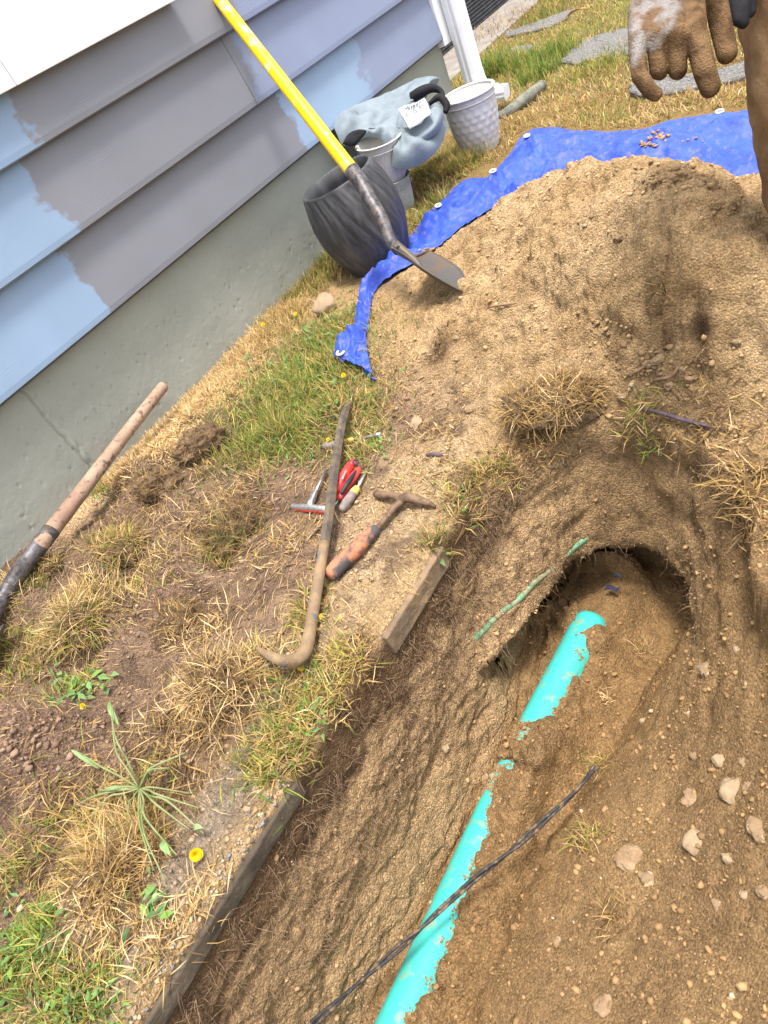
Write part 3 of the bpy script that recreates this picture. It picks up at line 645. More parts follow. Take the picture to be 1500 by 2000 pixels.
# ------------------------------------------------------------------ tarp
TOUT = [(667, 712, .025), (655, 690, .04), (690, 645, .03), (703, 600, .02), (722, 560, .02), (765, 500, .02), (800, 455, .02), (850, 395, .03), (905, 345, .03), (948, 325, .06), (975, 318, .02), (1026, 258, .015), (1072, 250, .015), (1180, 254, .015), (1260, 246, .02), (1320, 228, .02), (1460, 206, .02), (1600, 190, .02), (1800, 200, .02)]
TIN = [(735, 745, 0), (730, 700, 0), (735, 650, -.01), (745, 610, -.03), (765, 580, -.03), (800, 560, -.04), (850, 540, -.05), (900, 500, -.05), (950, 460, -.05), (1000, 440, -.05), (1030, 430, -.05), (1080, 420, -.04), (1120, 400, -.04), (1200, 400, -.04), (1280, 410, -.04), (1350, 420, -.04), (1480, 460, -.04), (1620, 480, -.04), (1800, 480, -.04)]
to = catmull([P(a, b, z=c) for a, b, c in TOUT], 22); ti = catmull([P(a, b, z=c) for a, b, c in TIN], 22)
V = []; NT = 70
for i, (a, b) in enumerate(zip(to, ti)):
    for j in range(NT+1):
        t = j/NT; V.append(a*(1-t)+b*t)
V = np.array(V); T = np.tile(np.arange(NT+1)/NT, len(to)); Sx = np.repeat(np.arange(len(to)), NT+1)/len(to)
fold = 1-2*np.abs(vnoise(V[:, 0]*5+3, V[:, 1]*5, 0*T, 5)); wr = fbm(V[:, 0]+.6*V[:, 1], V[:, 1], 0*T, 9, 4, 71)
inner = (V[:, 0] > -.5) & (V[:, 1] < 3.45) & (V[:, 0] < 2.6)
gb = np.where(inner, height(np.clip(V[:, 0], -.02, 2.6), np.clip(V[:, 1], -.6, 3.45)), 0)
base_t = np.where(gb < .03, gb, .03)
fine = 1-2*np.abs(fbm(V[:, 0]*.5+V[:, 1]*.8, V[:, 1]*1.6-V[:, 0], 0*T, 16, 3, 77))
V[:, 2] = .0045*fine*sst(0, .05, T+.02)+np.maximum(V[:, 2]*0+base_t*.9+.012, -1)+(.046*np.clip(fold, 0, 1)**2+.016*wr+.014)*sst(.0, .38, T)*sst(1.0, .7, T)+.0015*np.clip(wr, -1, 1)
crump = np.exp(-((Sx-.06)/.10)**2); V[:, 2] += crump*(.02+.025*np.abs(fbm(V[:, 0], V[:, 1], 0*T, 18, 3, 73)))*(1-T*.5)
Fc = []
for i in range(len(to)-1):
    for j in range(NT): a = i*(NT+1)+j; Fc.append((a, a+NT+1, a+NT+2, a+1))
tarp = empty('tarp', (V[:, 0].mean(), V[:, 1].mean(), 0)); tag(tarp, 'wrinkled blue tarpaulin with metal grommets spread under the soil mound', 'tarp')
ts = mesh('tarp_sheet', V, Fc, M_TARP, None, True); adopt(ts, tarp); md = ts.modifiers.new('s', 'SOLIDIFY'); md.thickness = .0015
def ring(name, c, R_, r_, m, nrm=(0, 0, 1), n=24, k=8):
    nv = Vector(nrm).normalized(); qq = nv.to_track_quat('Z', 'Y'); V = []; Fc = []
    for i in range(n):
        for j in range(k):
            a, b = 2*math.pi*i/n, 2*math.pi*j/k
            v = Vector(((R_+r_*math.cos(b))*math.cos(a), (R_+r_*math.cos(b))*math.sin(a), r_*math.sin(b)*.7)); v = qq@v; V.append((c[0]+v.x, c[1]+v.y, c[2]+v.z))
            Fc.append((i*k+j, ((i+1) % n)*k+j, ((i+1) % n)*k+(j+1) % k, i*k+(j+1) % k))
    return mesh(name, V, Fc, m, None, True)
def tarp_at(px, py):
    q_ = np.array(to_px(V[:, :3])).T if False else np.stack(to_px(V), 1)
    k = np.argmin(((q_-np.array([px, py]))**2).sum(1)); return V[k]
for (px, py) in [(666, 691), (858, 404), (1029, 268), (1406, 218), (948, 318)]:
    c = tarp_at(px, py); adopt(ring('grommet', c+np.array([0, 0, .006]), .012, .0045, M_GROM, (.1, -.1, 1)), tarp)
    if px != 948: adopt(mesh('eyelet_hole', [(c[0]+.010*math.cos(a), c[1]+.010*math.sin(a), c[2]+.0045) for a in np.linspace(0, 5.9, 14)], [tuple(range(14))], M_TWIG), tarp)
# thin strip of tarp tailing off at the near corner
o = tube('hem_strip', [P(700, 700, z=.045), P(712, 715, z=.03), P(720, 732, z=.015), P(735, 742, z=.012)], [.012, .009, .006, .003], M_TARP, n=8, sub=4); adopt(o, tarp)

# ------------------------------------------------------------------ pots
def lathe(name, c, prof, m, nseg=96, f=None, tilt=(0, 0), parent=None, smooth=True):
    V = []; Fc = []
    for i, (r, z) in enumerate(prof):
        for k in range(nseg):
            a = 2*math.pi*k/nseg; rr = r+(f(a, z, i) if f else 0)
            V.append((rr*math.cos(a), rr*math.sin(a), z))
    for i in range(len(prof)-1):
        for k in range(nseg): Fc.append((i*nseg+k, i*nseg+(k+1) % nseg, (i+1)*nseg+(k+1) % nseg, (i+1)*nseg+k))
    Fc.append(tuple(range(nseg-1, -1, -1))); Fc.append(tuple((len(prof)-1)*nseg+k for k in range(nseg)))
    o = mesh(name, V, Fc, m, parent, smooth); o.location = tuple(map(float, c)); o.rotation_euler = (tilt[0], tilt[1], 0); return o
hP = .36; pc = np.array([.35, 2.135, 0])
def prof_pot(h, rb, rm, rt, n=70, zmid=.55):
    pr = []
    for i in range(n+1):
        t = i/n; r = rb+(rm-rb)*math.sin(min(t/zmid, 1)*math.pi/2) if t < zmid else rm+(rt-rm)*(1-math.cos((t-zmid)/(1-zmid)*math.pi/2))
        pr.append((r, t*h))
    return pr
NO = 70
pr = prof_pot(hP, .125, .178, .150, NO)
nout = len(pr)
pr = pr+[(.146, hP+.003), (.137, hP), (.140, hP-.05), (.150, hP*.6), (.11, .03)]
def flute(a, z, i):
    if i >= nout-2 or z < .008: return 0
    ph = a*20+z*24+1.3*math.sin(a*5+z*22); v = abs(math.sin(ph*.5))*2-1+.35*math.sin(a*43+z*31+2*math.sin(z*40)); return .0030*v*min(1, (hP-z)/.02)
pot = lathe('plant_pot', pc, pr, M_DARKPOT, 300, flute, (.07, -.09))
pot.name = 'plant_pot'; tag(pot, 'large charcoal barrel pot with wavy carved ribs against the foundation', 'plant pot')
# rim & soil inside
def pot_w(c, h, rb, rm, rt, m, label, tilt=(0, 0), rimr=.007, pat=None, group=None):
    r_ = empty('plant_pot', c); r_.rotation_euler = (tilt[0], tilt[1], 0); tag(r_, label, 'plant pot', group)
    pr = prof_pot(h, rb, rm, rt, 40, .7); no = len(pr); pr += [(rt-.006, h), (rt-.012, h*.8), (rb*.8, .015)]
    lathe('pot_body', (0, 0, 0), pr, m, 200, (lambda a, z, i: pat(a, z) if (pat and i < no-3) else 0), parent=r_)
    R_ = ring('rim', (0, 0, h), rt+.002, rimr, m, n=64); R_.parent = r_
    R2 = ring('rim_band', (0, 0, h-.028), rt+.003, rimr*.5, m, n=64); R2.parent = r_
    return r_
scal = lambda a, z: .0045*abs(math.sin(a*9+(int(z/.03) % 2)*math.pi/2))*(1-(z/.03) % 1)
pot_w((.33, 3.13, 0), .26, .085, .116, .118, M_WHITEPOT, 'big white pot with petal scale pattern below the downspout', (0, .05), .009, scal)
weave = lambda a, z: .0018*math.sin(a*40)*math.sin(z*220)
pot_w(P(792, 425, z=.0)+np.array([-.045, .05, 0]), .16, .055, .07, .078, M_GREYPOT, 'small pale grey woven pot at the bottom of the nested stack', (0, .08), .004, weave)
pot_w(P(792, 425, z=.0)+np.array([-.05, .05, .105]), .22, .055, .088, .098, M_WHITEPOT, 'small white pot nested on top beside the charcoal pot', (0, .10), .005, lambda a, z: .0012*math.sin(a*50))

# ------------------------------------------------------------------ crumpled cover draped between the pots
def cloth_piece(name, outline, depth, th, m, seed, fold=.02, parent=None, n=46):
    """closed cushion-like folded cloth: outline pixels at a depth, both sides bulged"""
    oc = catmull([P(a, b, d=dd) for a, b, dd in outline+[outline[0]]], 6)[:-1]; oc = np.array(oc); c = oc.mean(0)
    nrm = -_F; V = []; Fc = []; N_ = len(oc); K = 16
    for side in (1, -1):
        for j in range(K+1):
            t = j/K
            for p_ in oc:
                q_ = c+(p_-c)*(1-t); h_ = th*math.sqrt(max(0, 1-(1-t)**2.5))
                k_ = fold*(fbm(np.array([q_[0]*1.0]), np.array([q_[1]]), np.array([q_[2]]), 7, 3, seed)[0]+.8*(1-2*abs(vnoise(np.array([q_[0]*11+q_[2]*9]), np.array([q_[1]*4]), np.array([q_[2]*2.]), seed+3)[0])))*min(1, t*4)+fold*.35*(1-2*abs(vnoise(np.array([q_[0]*26+q_[1]*9]), np.array([q_[1]*12]), np.array([q_[2]*20.]), seed+9)[0]))*min(1, t*5)
                V.append(q_+nrm*side*(h_)+nrm*k_)
        b = 0 if side == 1 else (K+1)*N_
        for j in range(K):
            for i in range(N_):
                f = (b+j*N_+i, b+j*N_+(i+1) % N_, b+(j+1)*N_+(i+1) % N_, b+(j+1)*N_+i); Fc.append(f if side == 1 else f[::-1])
    o = mesh(name, V, Fc, m, None, True); 
    if parent: adopt(o, parent)
    return o
cov = empty('folded_cover', P(790, 270, z=.15)); tag(cov, 'crumpled blue grey fabric cover with black straps slumped between the pots', 'fabric cover')
DC = 3.05
cloth_piece('cover_fabric', [(648, 236, DC-.05), (690, 208, DC), (740, 190, DC+.05), (790, 165, DC+.1), (822, 152, DC+.1), (858, 152, DC+.1), (845, 170, DC+.1), (815, 190, DC+.05), (835, 205, DC), (860, 205, DC), (870, 240, DC-.04), (864, 278, DC-.08), (838, 310, DC-.12), (800, 330, DC-.14), (768, 326, DC-.14), (762, 300, DC-.12), (742, 272, DC-.1), (705, 268, DC-.1), (672, 285, DC-.1), (658, 262, DC-.1)], DC, .045, M_CLOTH, 5, .045, cov)
cloth_piece('fold_shadow_piece', [(668, 282, DC-.13), (680, 262, DC-.14), (700, 253, DC-.16), (716, 256, DC-.16), (705, 272, DC-.15), (690, 285, DC-.14)], DC, .01, M_BLACKCLOTH, 8, .004, cov)  # black piece standing in for the shadow inside the fold
cloth_piece('cover_fold', [(745, 262, DC-.12), (790, 258, DC-.13), (830, 240, DC-.12), (850, 210, DC-.1), (866, 222, DC-.1), (858, 255, DC-.12), (830, 275, DC-.14), (790, 285, DC-.14)], DC, .022, M_CLOTH, 12, .02, cov)
adopt(tube('strap', [P(805, 190, d=DC-.02), P(825, 178, d=DC-.05), (P(845, 172, d=DC-.05)), P(862, 180, d=DC-.05), P(866, 200, d=DC-.06)], [.022, .022, .018, .012, .011], M_BLACKCLOTH, n=10, sub=5), cov)
adopt(tube('strap', [P(838, 203, d=DC-.08), P(858, 190, d=DC-.1), P(872, 205, d=DC-.1), P(870, 220, d=DC-.1)], [.008, .015, .017, .010], M_BLACKCLOTH, n=10, sub=5), cov)
lq = [P(778, 213, d=DC-.19), P(829, 192, d=DC-.16), P(844, 222, d=DC-.18), P(800, 252, d=DC-.2)]
def lerp4(u, v): return (lq[0]*(1-u)+lq[1]*u)*(1-v)+(lq[3]*(1-u)+lq[2]*u)*v
LV = [lerp4(u/8, v/6)+(-_F)*(.006*math.sin(u*.9+v*.5)) for u in range(9) for v in range(7)]
lab = mesh('care_label', LV, [(u*7+v, u*7+v+1, (u+1)*7+v+1, (u+1)*7+v) for u in range(8) for v in range(6)], M_LABEL, None, True); adopt(lab, cov)
md = lab.modifiers.new('s', 'SOLIDIFY'); md.thickness = .001
PV = []; PF = []
rr_ = random.Random(3)
for row in range(6):
    u = .10
    while u < .85:
        wd = rr_.uniform(.03, .10); v0 = .08+row*.07
        if rr_.random() < .85:
            k = len(PV); hgt = .042*(1 if row else 1.5)
            for (a, b) in [(u, v0), (u+wd, v0), (u+wd, v0+hgt), (u, v0+hgt)]: PV.append(lerp4(a, b)+(-_F)*(.006*math.sin(a*8*.9+b*6*.5)+.004))
            PF.append((k, k+1, k+2, k+3))
        u += wd+.03
pl = mesh('faint_print', PV, PF, M_PRINT); pl.parent = lab; pl.location = lab.location*0

# ------------------------------------------------------------------ shovel (yellow handle)
S1 = P(690, 337, d=2.24); S0 = P(430, 2, x=.045)
dirh = (S0-S1)/np.linalg.norm(S0-S1)
print('shovel handle dir', dirh, S1, S0)
sh = empty('shovel', hit(900, 570)); tag(sh, 'shovel with long yellow handle and black socket stuck in the soil mound', 'shovel')
adopt(tube('handle', [S1-dirh*.02, S1+dirh*.05, S0, S0+dirh*.18], [.0245, .0238, .0215, .021], M_YELLOW, n=24, roundcap=1), sh)
S2 = P(745, 425, d=2.19); S3 = P(763, 470, d=2.15)
adopt(tube('socket', [S1+dirh*.012, S1-dirh*.05, P(722, 388, d=2.21), S2, S3, P(778, 490, d=2.12)], [.026, .025, .0225, .020, .018, .015], M_STEELD, n=20, sub=4), sh)
def blade():
    n0 = P(766, 470, d=2.14); tip = hit(907, 573)+np.array([0, 0, .004])
    A = P(765, 484, d=2.06); B = P(838, 490, d=2.17)
    V = []; Fc = []; nu, nv = 24, 30
    wv_ = (B-A); up = np.cross(wv_, tip-n0); up /= np.linalg.norm(up)
    if up[2] < 0: up = -up
    mid0 = (A+B)/2
    for j in range(nv+1):
        v = j/nv; cpt = mid0*(1-v)+tip*v
        wd = 1.0 if v < .45 else math.cos((v-.45)/.55*math.pi/2)**.75+.015
        for i in range(nu+1):
            u = -1+2*i/nu; V.append(cpt+wv_*.5*u*wd*(1+.08*math.sin(v*math.pi))-up*(.030*(1-u*u)*wd)+up*.012*math.sin(v*math.pi))
    for j in range(nv):
        for i in range(nu): a = j*(nu+1)+i; Fc.append((a, a+1, a+nu+2, a+nu+1))
    o = mesh('blade', V, Fc, M_BLADEM, None, True); md = o.modifiers.new('s', 'SOLIDIFY'); md.thickness = .0035; adopt(o, sh)
    # rolled foot steps
    adopt(tube('foot_step', [A, A*.5+B*.5-up*.026, B], [.005, .006, .005], M_BLADEM, n=8, sub=6), sh)
    adopt(tube('frog', [P(772, 478, d=2.13), mid0-up*.02+(tip-mid0)*.12, mid0-up*.028+(tip-mid0)*.32], [.015, .012, .003], M_BLADEM, n=14, sub=5), sh)
blade()

# ------------------------------------------------------------------ old wooden handled shovel by the wall
hw = empty('shovel', P(60, 1090, z=.08)); tag(hw, 'old shovel with weathered wooden handle lying along the foundation', 'shovel')
h1, h2 = P(317, 757, x=.075), P(78, 1065, z=.115)
adopt(tube('handle', [h1, h1*.66+h2*.34+np.array([0, 0, .002]), h1*.3+h2*.7, h2], [.0195, .0205, .0225, .0245], M_WOODH, n=20, sub=4, roundcap=1), hw)
adopt(tube('socket', [h1*.08+h2*.92, P(60, 1088, z=.11), P(30, 1130, z=.085), P(0, 1178, z=.07), P(-40, 1250, z=.07)], [.0255, .0255, .0245, .023, .020], M_STEELD, n=20, sub=4), hw)
b0, b1 = P(-30, 1230, z=.065), P(-230, 1560, z=.02)
V = []; Fc = []; dd = (b1-b0); ww = np.cross(dd, [0, 0, 1]); ww /= np.linalg.norm(ww)
for j in range(15):
    v = j/14; wd = .10*(1 if v < .5 else math.sqrt(max(0, 1-((v-.5)/.5)**2))+.02)
    for i in range(11): u = -1+i/5; V.append(b0+dd*v+ww*u*wd+np.array([0, 0, .02*u*u]))
for j in range(14):
    for i in range(10): a = j*11+i; Fc.append((a, a+1, a+12, a+11))
o = mesh('blade', V, Fc, M_BLADEM, None, True); md = o.modifiers.new('s', 'SOLIDIFY'); md.thickness = .003; adopt(o, hw)

# ------------------------------------------------------------------ pry bar
HEX = [(math.cos(math.pi/3*k), math.sin(math.pi/3*k)) for k in range(6)]
def gpt(px, py, up): return hit(px, py, up)
pb = empty('pry_bar', gpt(640, 1000, 0)); tag(pb, 'long muddy steel wrecking bar with hooked end lying across the small tools', 'pry bar')
def on(px, py, up):
    g = hit(px, py); return P(px, py, z=g[2]+up)
a_ = [on(690, 760, .012), on(683, 785, .018), on(672, 812, .026), on(662, 860, .040), on(652, 930, .045), on(643, 1000, .045)]
hexs = []
for k in range(12):
    t = k/2; i = int(t) % 6; j = (i+1) % 6; f_ = t-int(t); hexs.append((HEX[i][0]*(1-f_)+HEX[j][0]*f_, HEX[i][1]*(1-f_)+HEX[j][1]*f_))
adopt(tube('bar_shaft', a_+[on(634, 1060, .042)], [.004, .009, .0125, .0135, .0135, .0135, .0135], M_RUSTMUD, n=12, sec=hexs, sub=3, smooth=False), pb)
b_ = [on(634, 1060, .042), on(626, 1110, .038), on(616, 1170, .033), on(607, 1225, .028), on(600, 1262, .028), on(588, 1284, .032), on(567, 1292, .042), on(545, 1288, .05), on(520, 1277, .045), on(501, 1265, .03)]
adopt(tube('hook_end', b_, [.0135, .0137, .0142, .0145, .015, .0155, .0145, .0125, .0085, .004], M_MUDBAR, n=12, sec=hexs, sub=4), pb)

# ------------------------------------------------------------------ hand pick hammer
hm = empty('hand_pick', hit(740, 1040)); tag(hm, 'small pick hammer with worn orange and black rubber grip on the sand', 'pick hammer')
adopt(tube('grip', [on(646, 1122, .020), on(668, 1098, .022), on(700, 1068, .021), on(722, 1045, .020), on(735, 1035, .018)], [.0185, .0195, .0185, .0175, .014], M_GRIP, n=20, sub=4, roundcap=.5), hm)
adopt(tube('shaft', [on(730, 1040, .018), on(752, 1014, .018), on(772, 990, .02), on(785, 978, .022)], [.0075, .007, .0085, .011], M_RUST, n=12, sub=4), hm)
adopt(tube('head', [on(735, 965, .012), on(748, 967, .018), on(765, 967, .022), on(782, 974, .024), on(797, 972, .026), on(815, 976, .024), on(835, 982, .016), on(851, 990, .006)], [.010, .011, .009, .012, .0125, .011, .008, .0035], M_RUST, n=12, sub=5), hm)

# ------------------------------------------------------------------ small tools
t_ = empty('nut_driver', hit(600, 980)); tag(t_, 'silver T-handle nut driver with red grips beside the wrecking bar', 'nut driver')
adopt(tube('cross_handle', [on(572, 989, .014), on(604, 991, .016), on(640, 994, .014)], [.0075, .009, .0085], M_CHROME, n=14, sub=4, roundcap=.6), t_)
adopt(tube('red_grip', [on(577, 993, .008), on(603, 996, .009), on(640, 999, .008)], .0065, M_RED, n=12, roundcap=.5), t_)
adopt(tube('collar', [on(605, 988, .016), on(612, 970, .018), on(618, 958, .018)], [.010, .009, .006], M_CHROME, n=14, sub=3), t_)
adopt(tube('tool_shaft', [on(614, 968, .018), on(636, 918, .014)], [.005, .0042], M_CHROME, n=12), t_)
t_ = empty('folding_tool', hit(680, 940)); tag(t_, 'bright red handled tool with clear sheen just right of the wrecking bar', 'hand tool')
adopt(tube('red_handle', [on(660, 958, .016), on(672, 930, .022), on(683, 912, .020)], [.010, .013, .012], M_RED, n=16, sub=4, roundcap=.7), t_)
adopt(tube('red_handle', [on(681, 914, .018), on(692, 903, .018)], [.012, .0125], M_RED, n=16, sub=3, roundcap=.6), t_)
adopt(ring('hang_ring', on(694, 902, .026), .007, .003, M_TBLACK, (.3, -.3, 1)), t_)
adopt(tube('grip_inlay', [on(669, 935, .036), on(676, 920, .036)], .003, M_CHROME, n=8, roundcap=1), t_)
t_ = empty('screwdriver', hit(690, 940)); tag(t_, 'red and black screwdriver lying between the red tool and the yellow collared one', 'screwdriver')
adopt(tube('handle', [on(666, 969, .014), on(676, 952, .016), on(690, 932, .016), on(701, 917, .014)], [.008, .011, .0115, .009], M_RED, n=16, sub=4, roundcap=.5), t_)
adopt(tube('black_inlay', [on(668, 962, .024), on(680, 942, .028), on(695, 921, .023)], [.005, .007, .004], M_TBLACK, n=10, sub=4, roundcap=1), t_)
adopt(tube('end_cap', [on(663, 973, .014), on(668, 966, .015)], .0095, M_RED, n=14, roundcap=.6), t_)
adopt(tube('steel_blade', [on(663, 974, .012), on(652, 990, .008)], [.003, .0028], M_CHROME, n=8), t_)
t_ = empty('screwdriver', hit(690, 970)); tag(t_, 'screwdriver with muddy grey grip and yellow collar, rightmost of the small tools', 'screwdriver')
adopt(tube('handle', [on(668, 994, .012), on(678, 980, .014), on(690, 963, .014)], [.010, .0125, .0115], M_TGREY, n=16, sub=4, roundcap=.7), t_)
adopt(tube('yellow_collar', [on(690, 963, .014), on(698, 953, .014)], [.012, .0095], M_TYEL, n=16, roundcap=.3), t_)
adopt(tube('steel_shank', [on(698, 953, .013), on(718, 917, .009)], [.0042, .004], M_CHROME, n=10), t_)
t_ = empty('nut_driver', hit(690, 860)); tag(t_, 'slim nut driver with yellow collar lying in the grass under the wrecking bar', 'nut driver')
adopt(tube('handle', [on(634, 872, .012), on(648, 869, .014), on(672, 863, .013)], [.009, .010, .009], M_TGREY, n=14, sub=3, roundcap=.6), t_)
adopt(tube('yellow_collar', [on(672, 863, .013), on(690, 859, .013)], [.009, .0075], M_TYEL, n=14, roundcap=.3), t_)
adopt(tube('steel_shank', [on(690, 859, .013), on(728, 851, .011), on(733, 850, .011), on(744, 848, .011)], [.0045, .0045, .0062, .0062], M_CHROME, n=12), t_)
tag(tube('straw_stick', [on(598, 1057, .006), on(615, 1037, .01), on(633, 1016, .012)], [.0025, .003, .003], M_TWIG, n=6, sub=3), 'thin pale stick poking from under the wrecking bar', 'stick')
tag(tube('twig', [on(1250, 797, .006), on(1290, 806, .010), on(1335, 820, .010), on(1386, 833, .006)], [.0025, .0045, .005, .003], M_TWIGP, n=8, sub=4), 'dark purple twig lying on the soil right of the turf clod', 'twig')
tag(tube('twig', [on(1225, 735, .004), on(1258, 716, .006), on(1262, 704, .006)], [.003, .003, .002], M_TWIG, n=6, sub=3), 'short brown twig at the rubble behind the turf clod', 'twig')
tag(tube('twig', [on(1280, 742, .005), on(1310, 735, .008), on(1325, 716, .006)], [.0035, .004, .003], M_TWIG, n=6, sub=3), 'bent brown twig at the right of the rubble patch', 'twig')
tag(tube('twig', [on(955, 600, .004), on(985, 595, .006), on(1010, 592, .004)], [.002, .0035, .002], M_TWIG, n=6, sub=3), 'small brown twig on the mound face right of the shovel tip', 'twig')
tag(tube('bark_piece', [on(833, 888, .003), on(850, 887, .006), on(865, 888, .003)], [.003, .006, .003], M_TWIGP, n=6, sub=3), 'dark bark sliver on the sand above the hammer', 'bark')

# ------------------------------------------------------------------ stepping stones, drain, leaf
def paver(pxs, label, m=M_AGG, th=.03, up=.012, seed=1):
    q_ = catmull([P(a, b, z=up) for a, b in pxs+[pxs[0]]], 5)[:-1]; q_ = np.array(q_); c = q_.mean(0)
    N_ = len(q_); V = []; Fc = []
    rings_ = [(1.0, -th), (1.0, -.006), (.97, 0), (.8, .001), (.5, .002), (.2, .001)]
    for s_, dz in rings_:
        for k, p_ in enumerate(q_): V.append((c[0]+(p_[0]-c[0])*s_*(1+.02*math.sin(k*2.3+seed)), c[1]+(p_[1]-c[1])*s_*(1+.02*math.cos(k*1.7)), up+dz+.002*math.sin(k*1.9+s_*9)*(s_ < 1)))
    for j in range(len(rings_)-1):
        for i in range(N_): Fc.append((j*N_+i, j*N_+(i+1) % N_, (j+1)*N_+(i+1) % N_, (j+1)*N_+i))
    Fc.append(tuple((len(rings_)-1)*N_+k for k in range(N_)))
    return tag(mesh('stepping_stone', V, Fc, m), label, 'stepping stone', 'stepping stones in the lawn')
paver([(1092, 118), (1130, 85), (1165, 68), (1240, 50), (1330, 45), (1340, 85), (1240, 103), (1180, 110), (1130, 122)], 'rough grey aggregate stepping stone left of the gloved hand')
paver([(985, 62), (1040, 45), (1085, 28), (1120, 17), (1112, 30), (1070, 52), (1010, 66), (990, 70)], 'long thin grey stepping stone near the black panel', seed=4)
paver([(965, 112), (1000, 92), (1040, 88), (1030, 98), (990, 112), (970, 118)], 'small grey stepping stone half hidden in green grass near the downspout', seed=5)
paver([(1228, 175), (1240, 160), (1330, 146), (1430, 128), (1480, 112), (1500, 125), (1440, 152), (1360, 172), (1260, 184)], 'dark grey stepping stone seen under the glove fingertips', seed=7)
dr = tube('drain_hose', [P(975, 232, z=.02), P(1000, 215, z=.03), P(1030, 190, z=.03), P(1058, 168, z=.02)], [.028, .030, .03, .028], mat('grey_green_drain', (.10, .11, .09), .8, n1=20, c2=(.2, .19, .15), bump=.004, bscale=40), n=16, sub=6)
tag(dr, 'weathered dark drain hose on the lawn leading off from the downspout outlet', 'drain hose')
lf = [P(1110, 33, z=.03), P(1130, 26, z=.045), P(1150, 20, z=.04)]
V = []; Fc = []
for i in range(9):
    t = i/8; c = lf[0]*(1-t)+lf[2]*t+np.array([0, 0, .02*math.sin(t*3)]); ww = .022*math.sin(math.pi*min(t+.05, 1))**.7+.002
    V += [c+np.array([ww, 0, .006]), c, c-np.array([ww, 0, -.008])]
for i in range(8):
    a = i*3; Fc += [(a, a+1, a+4, a+3), (a+1, a+2, a+5, a+4)]
tag(mesh('leaf', V, Fc, M_LEAFB, None, True), 'dry orange leaf on the far lawn above the stepping stones', 'leaf')

